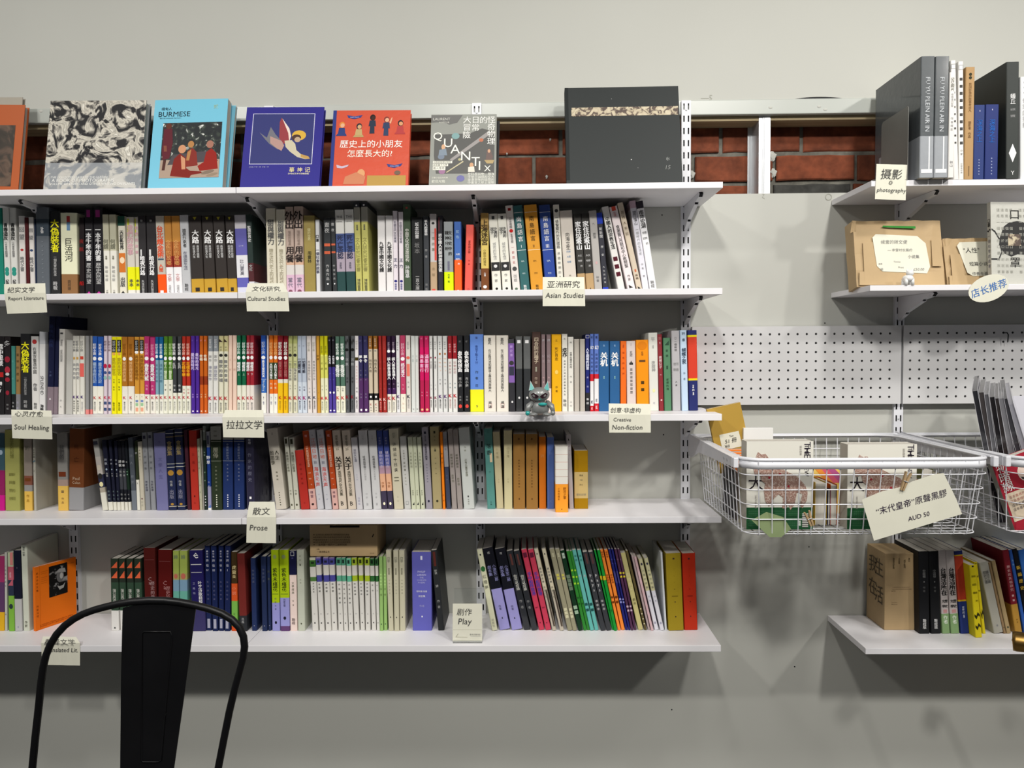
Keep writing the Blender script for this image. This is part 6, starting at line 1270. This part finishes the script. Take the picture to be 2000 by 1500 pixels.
def dogbook(xl, xr, ytop, label, dx):
    Y = -.462; x0, x1 = px(xl, 950, Y).x, px(xr, 950, Y).x; top = px(xl+20, ytop, Y).z
    o, W, H = up_book(x0, x1, top, Y, .045, 'd4d2c8', label, scol='b4b0a4'); a = Art(o, W, H)
    a.Rc(0, 75, 100, 100, '1c4c2c')
    for x in range(4, 84, 3): a.V('字字字字字字字', x, 78, 97, 2.2, '4c7458')
    a.Rc(84, 82, 93, 98, 'c8c8c0')
    for y in range(83, 98, 2): a.Rc(84, y, 93, y+.9, '2a2a2a')
    a.Rc(77, 90, 82, 96, 'b8c0b4')
    a.T('THE', 90, 10, h=4.6, w=18, col='2a2430', ang=-math.pi/2); a.T('EW', 90, 35, h=4.6, w=14, col='2a2430', ang=-math.pi/2)
    a.string('THE', .91*W, H*.9, h=.055*W*1.7, col='2a2430', ang=-math.pi/2, res=2)
    a.T('大', 14, 47, h=17, col='241c24'); a.V('設計師書', 81, 5, 16, 3.5, '8a8680'); a.V('一隻大犬的故事集', 14, 60, 76, 3, '8a8480')
    a.done()
    pts = [(14, 17), (17, 12), (22, 15), (28, 14), (34, 20), (46, 28), (60, 34), (76, 40), (88, 50), (92, 58), (90, 68), (84, 76), (80, 72), (84, 60), (76, 58), (72, 72), (66, 78), (62, 70), (60, 76), (54, 76), (55, 64), (48, 60), (40, 66), (34, 74), (28, 68), (26, 56), (28, 48), (22, 44), (20, 36), (12, 38), (10, 30), (14, 24)]
    MB().slab([(x/100*W, -.0012, (1-y/100)*H) for x, y in pts[::-1]], (0, -1, 0), .0006).build('stippled_animal', PH_STIP, o)
    for x, y in ((34, 41), (50, 37), (63, 51)):
        MB().tube([(x/100*W, -.0012, (1-y/100)*H), (x/100*W, -.0018, (1-y/100)*H)], .0028, 10, hexc('9a2c38')).build('red_dot', M_PRINT, o)
    return o
dogbook(1458, 1588, 862, 'left of two cream books with a stippled brown animal and green foot', 0)
dogbook(1655, 1790, 868, 'right of two cream books with a stippled brown animal and green foot, behind the note', 0)
X = lambda x, Y: px(x, 950, Y).x
# small books between the two
Y = -.42
def fore(xa, xb, ytop, Y, D, col, label):
    x0, x1 = X(xa, Y), X(xb, Y); top = px(xa, ytop, Y).z
    o = cover_mesh(x1-x0, top-ZB, D, [(0, col)]).build('book', M_PRINT)
    o.rotation_euler = (0, 0, math.pi); o.location = (x1, Y+D, ZB)
    MB().box((.0012, .002, .002), (x1-x0-.0012, D-.001, top-ZB-.003)).build('page_block', M_PAGE, o); tag(o, label, 'book', GB)
fore(1592, 1615, 942, Y, .12, 'b09020', 'ochre book showing its page edges, between the two animal covers')
fore(1617, 1622, 955, Y, .12, '28305c', 'thin dark blue book showing its page edges between the two animal covers')
fore(1622, 1635, 946, Y, .12, 'b8501c', 'orange-brown book showing its page edges, between the two animal covers')
x0, x1 = X(1580, -.285), X(1668, -.285)
o, W, H = up_book(x0, x1, px(1600, 903, -.285).z, -.285, .008, 'd8b860', 'book with diagonal rainbow stripes standing behind the page edges'); a = Art(o, W, H)
for i, c in enumerate(('d88838', 'c8586c', 'a85080', '5c88c0', '8cb870', 'c8b050')): a.P([(0+i*14, 0), (14+i*14, 0), (60+i*14, 40), (40+i*14, 40)] if i < 3 else [(i*14, 0), (14+i*14, 0), (100, 20+(i-3)*4), (100, 34-(i-3)*2)], c)
a.done()
# row of dark paperbacks, spines toward the left side
cols = ['1c1c20', '201c22', '1a1a1e', '222024', '1c1a20', '4a3c34', 'a8a490']
y = -.23
for i, c in enumerate(cols):
    D = .024; xl_ = .5285; h = BH*.93-.004*i
    bl = Vector((xl_, y, ZB)); br = Vector((xl_, y-D, ZB))
    o = cover_mesh(D-.0008, h, .085, [(0, 'd8782c'), (.16, c)] if i < 6 else [(0, c)]).build('book', M_PRINT)
    o.location = (xl_, y, ZB); o.rotation_euler = (0, 0, -math.pi/2)
    MB().box((.001, .0022, .0006), (D-.0018, .083, h-.0008)).build('page_block', M_PAGE, o)
    I = Ink(lambda u, v, e: (u, -.0005-e, v)); I.spec('作家的短篇小說@.25-.6 888 w.4;出版@.8-.92 777 w.3', D, h); I.build('spine_print', o)
    wd = ['back', 'second', 'third', 'fourth', 'fifth', 'sixth', 'front'][i]
    tag(o, f'{"dark orange-topped" if i < 6 else "pale grey"} paperback against the basket\'s left wires, {wd} of the row', 'book', GB); y -= D+.001
# tan notebook sticking up
def tilt_face(ptl, ptr, pbl, pbr, Y, T, col, label, name='book', cat='book', scol=None, hard=False):
    return face_book(px(*pbl, Y), px(*pbr, Y), px(*ptl, Y), px(*ptr, Y), T, col, label, GB, name=name, cat=cat, hard=hard, scol=scol)
o, W, H = tilt_face((1374, 801), (1439, 787), (1407, 925), (1472, 911), -.185, .014, 'a8883c', 'tan notebook with a handwritten label, tilted up out of the basket')
a = Art(o, W, H); MB().slab([(x/100*W, -.0008, (1-y/100)*H) for x, y in [(20, 42), (78, 42), (80, 66), (20, 66)][::-1]], (0, -1, 0), .0004).build('paper_label', M_CARD, o)
a2 = Art(o, W, H, -.0016); a2.T('51 冊', 50, 54, w=34, col='222', shear=.2); a2.T('Tan', 54, 47, w=12, col='333'); a2.T('¥ill', 36, 61, w=14, col='555'); a2.T('The Book of Time', 52, 73, w=44, col='5a481c'); a2.done('handwriting')
Yw = -.2
o = MB().box((0, 0, 0), (px(1510, 850, Yw).x-px(1452, 850, Yw).x, .022, px(1480, 836, Yw).z-ZB)).build('card_box', M_PRINT if 0 else M_WHITEC, bevel=.001)
o.location = (px(1452, 850, Yw).x+.002, Yw+.005, ZB); tag(o, 'plain white box standing behind the left animal cover', 'box', GB)
# right part of the left basket
fore(1800, 1822, 916, -.36, .13, '5a5c28', 'olive green book at the right end of the left basket')
fore(1826, 1838, 925, -.34, .13, 'b8b09c', 'cream book at the right end of the left basket')
x0, x1 = X(1792, -.40), X(1822, -.40)
o, W, H = up_book(X(1788, -.44), X(1824, -.44), px(1790, 935, -.44).z, -.44, .006, '3a3c34', 'thin dark book with an orange strip behind the hanging price note'); a = Art(o, W, H); a.P([(0, 0), (100, 14), (100, 22), (0, 8)], 'd07840'); a.done()
# notes and clothespins on the front grid
Yn = -.5325
def pin(cx, cy, ang, label, Y, s=1):
    P = px(cx, cy, Y); t = empty('clothespin', P, label, 'clothespin', 'wooden clothespins on the baskets', rot=(0, ang, 0)); L = .022*s
    for k in (-1, 1): MB().prism([(k*.0008, -L), (k*.0042, -L), (k*.006, L*.2), (k*.0075, L), (k*.0045, L), (k*.001, L*.2)], -.003, .004, 'y').build('jaw', M_WOOD, t)
    MB().tube([(-.005, -.0035, 0), (.005, -.0035, 0)], .0012, 6).build('spring', M_GALV, t)
o = MB().slab([px(*p, Yn-.002) for p in ((1707, 1056), (1879, 1004), (1868, 975), (1843, 924), (1822, 927), (1783, 940), (1756, 952), (1722, 960), (1683, 976))], (0, -1, 0), .0006).build('price_note', M_CARD)
c0 = px(1783, 992, Yn-.0024); A = .27
for t_, u, v, w_ in (('“末代皇帝”原聲黑膠', 0, .014, .165), ('AUD 50', .008, -.022, .05)):
    I = Ink(lambda a, b, e: (c0.x+a*math.cos(A)-b*math.sin(A), c0.y-.0003-e, c0.z+a*math.sin(A)+b*math.cos(A)))
    I.string(t_, u, v, w=w_, col='2c2038', shear=.12, res=2); I.build('handwriting', o)
tag(o, 'white note handwritten AUD 50 clipped at a slant to the left basket', 'price note')
pin(1768, 940, .35, 'clothespin holding the white price note', Yn-.004)
pin(1581, 1013, -.35, 'small clothespin at the foot of the left animal cover', Yn-.004, .8)
o = MB().slab([px(*p, -.500) for p in ((1503, 1049), (1526, 1049), (1545, 1033), (1530, 1010), (1497, 1000), (1468, 1016))], (0, -1, 0), .0006, hexc('7f8e66')).build('green_note', M_PRINT)
tag(o, 'blank pale green paper tucked on the front of the left basket', 'note')
# ---- right basket
GR = 'plastic-sleeved records in the right basket'
ZB2 = ZB
tops = [(1899.5, 764.5), (1912, 767), (1921, 771), (1933, 776), (1941, 779), (1951, 779), (1958, 780), (1970, 791)]
rimx = [1921, 1928, 1936, 1949, 1958, 1970, 1983, 1996]
for i in range(8):
    Yv = -.40; a_ = px(rimx[i], 876, Yv); b_ = px(*tops[i], Yv); ez = (b_-a_).normalized(); a0 = a_+ez*((ZB2+.001-a_.z)/ez.z)
    ey = Vector((math.sin(.56), math.cos(.56), 0)); ex = ey.cross(ez).normalized(); ey = ez.cross(ex)
    h = (b_-a0).length; D = .27; c = ['2a2a2e', '3c3838', '545458', '1c1a1c', '302c2c', '707074', '38383c', '8c8c94'][i]
    o = MB().box((0, 0, 0), (.0098, D, h), hexc(c)).build('record_sleeve', M_SLEEVE)
    o.matrix_world = Matrix.Translation(a0) @ Matrix((ex, ey, ez)).transposed().to_4x4()
    MB().box((-.0008, -.002, -.0002), (-.0001, D+.002, h+.004), hexc('b8b8bc')).build('plastic_cover', M_SLEEVE, o)
    MB().box((.0099, -.002, 0), (.0108, D+.002, h+.002), hexc('acacb2')).build('plastic_cover', M_SLEEVE, o)
    tag(o, f'dark record in a clear plastic sleeve, {["leftmost","second","third","fourth","fifth","sixth","seventh","rightmost"][i]} of the leaning eight', 'record', GR)
o = MB().box((0, 0, 0), (.31, .004, .3), hexc('c4c4cc')).build('record_sleeve', M_SLEEVE); o.location = (1.322, -.20, ZB2); o.rotation_euler = (-.05, 0, 0)
tag(o, 'large pale record sleeve facing out at the right edge of the photo', 'record', GR)
Yq = -.455
o, W, H = face_book(px(1984, 1040, Yq), px(2090, 1000, Yq), px(1934, 905, Yq), px(2040, 868, Yq), .02, '9c2434', 'red and cream book with white slanting characters leaning in the right basket', 'books in the right basket', hard=False, scol='8c8c84')
a = Art(o, W, H); a.Rc(4, 46, 96, 86, 'd8c8b0'); a.V('物暗線', 14, 2, 44, 24, 'e8e4e0'); a.El(52, 26, 15, 13, 'd8c4b8'); a.P([(40, 30), (62, 38), (54, 40), (42, 34)], '3a3438')
for i, y in enumerate((52, 58, 64, 70)): a.T('這本書裡的故事都與海有關', 44, y, w=70, col='a86860' if i < 2 else '554a4c')
a.done()

# ---------------------------------------------------------------- black metal chair
YC = -.80
def cz_(zx, zy): return px(40+zx*.24, 1150+zy*.24, YC)
path = [(97, 1458), (122, 1200), (150, 950), (165, 790), (185, 640), (208, 540), (245, 450), (295, 370), (360, 300), (430, 248), (510, 205), (600, 172), (700, 145), (800, 122), (920, 103), (1050, 94), (1180, 96), (1300, 110), (1420, 133), (1530, 162), (1640, 202), (1720, 250), (1780, 312), (1815, 390), (1824, 470), (1812, 560), (1780, 680), (1740, 830), (1700, 1000), (1660, 1200), (1610, 1458)]
pts = [cz_(*p) for p in path]
def ext(a, b, z):
    d = b-a; return b+d*((z-b.z)/d.z)
lf = ext(pts[1], pts[0], .46); rf = ext(pts[-2], pts[-1], .46)
t = empty('metal_chair', (0, 0, 0), 'black sheet-metal chair with hooped back in front of the lowest long shelf', 'chair')
def arcp(p, out): return [p, p+Vector((out*.6, 0, -.1)), Vector((p.x+out*1.2, p.y-.02, .012))]
ll = [Vector((lf.x-.012, lf.y-.03, .006)), lf]; 
MB().tube([lf]+pts+[rf], .0073, 10).build('back_frame', M_BLACK, t, True)
sx0, sx1 = lf.x+.0, rf.x-.0
seat = MB(); out = rrect(sx0-.01, sx1+.01, YC-.35, YC+.005, 0, .05)
seat.prism([(p[0], p[1]) for p in out], .443, .458, 'z'); seat.build('seat', M_BLACK, t, bevel=.004)
for (x, y, sx, sy) in ((sx0, YC, -1, -1), (sx1, YC, 1, -1), (sx0+.01, YC-.34, -1, 1), (sx1-.01, YC-.34, 1, 1)):
    MB().tube([(x, y, .445), (x+sx*.018, y-sy*.02, .22), (x+sx*.036, y-sy*.04, .0)], [.015, .012, .010], 8).build('leg', M_BLACK, t, True)
for y in (YC, YC-.34): MB().tube([(sx0-.01, y, .3), (sx1+.01, y, .3)], .006, 6).build('stretcher', M_BLACK, t)
# back plate with its pressed panel
Yp = YC-.001
L_, R_ = [(838, 150), (835, 180), (822, 700), (815, 1458)], [(1432, 165), (1425, 200), (1345, 800), (1252, 1458)]
topc = [(838+(1432-838)*k/8, 152-50*math.sin(math.pi*k/8)*.9) for k in range(9)]
low = [ext(cz_(822, 700), cz_(815, 1458), .455), ext(cz_(1345, 800), cz_(1252, 1458), .455)]
outl = [cz_(*p) for p in topc]+[cz_(*p) for p in R_[1:]]+[low[1], low[0]]+[cz_(*p) for p in L_[::-1][:-1]]
m = MB().slab([(p.x, Yp-.001, p.z) for p in outl[::-1]], (0, -1, 0), .0018); m.build('back_plate', M_BLACK, t)
ring = [(1010, 345), (1225, 345), (1238, 380), (1150, 1390), (1120, 1405), (1000, 1405), (988, 1390), (995, 360)]
MB().tube([(lambda p: (p.x, Yp-.0012, p.z))(cz_(*p)) for p in ring], .0016, 6, closed=True).build('pressed_panel_edge', M_BLACK, t, True)

# ---------------------------------------------------------------- brass cup at the right edge
P = px(1996, 1254, -.42)
m = MB(); n = 24; r0 = .0235; vs = []; ax = Vector((.82, -.5, .05)).normalized(); u = ax.cross(Vector((0, 0, 1))).normalized(); v = ax.cross(u)
prof = [(-.02, .004), (-.019, r0*.97), (-.012, r0*1.02), (.004, r0), (.012, r0*1.03), (.012, r0*.92), (.0, r0*.9), (-.015, r0*.86), (-.016, .004)]
for d, r in prof: vs += [tuple(ax*d+(u*math.cos(2*math.pi*k/n)+v*math.sin(2*math.pi*k/n))*r) for k in range(n)]
o = m.add(vs, [(i*n+k, i*n+(k+1) % n, (i+1)*n+(k+1) % n, (i+1)*n+k) for i in range(len(prof)-1) for k in range(n)]).build('brass_cup', M_BRASS, smooth=True); o.location = P
t = empty('desk_lamp', P, 'round brass lamp head cut by the right edge, in front of the lowest shelf', 'lamp'); o.parent = t; o.location = (0, 0, 0); o.name = 'lamp_head'
MB().tube([ax*-.018, ax*-.03+Vector((.05, 0, .01)), Vector((.16, -.02, -.25)), Vector((.2, -.02, -P.z+.01))], .005, 8).build('arm', M_BRASS, t, True)
MB().tube([(.2, -.02, -P.z), (.2, -.02, -P.z+.015)], .11, 24).build('base', M_BRASS, t)
print('ZR', ZR-Z0, 'labels', len(SEEN))
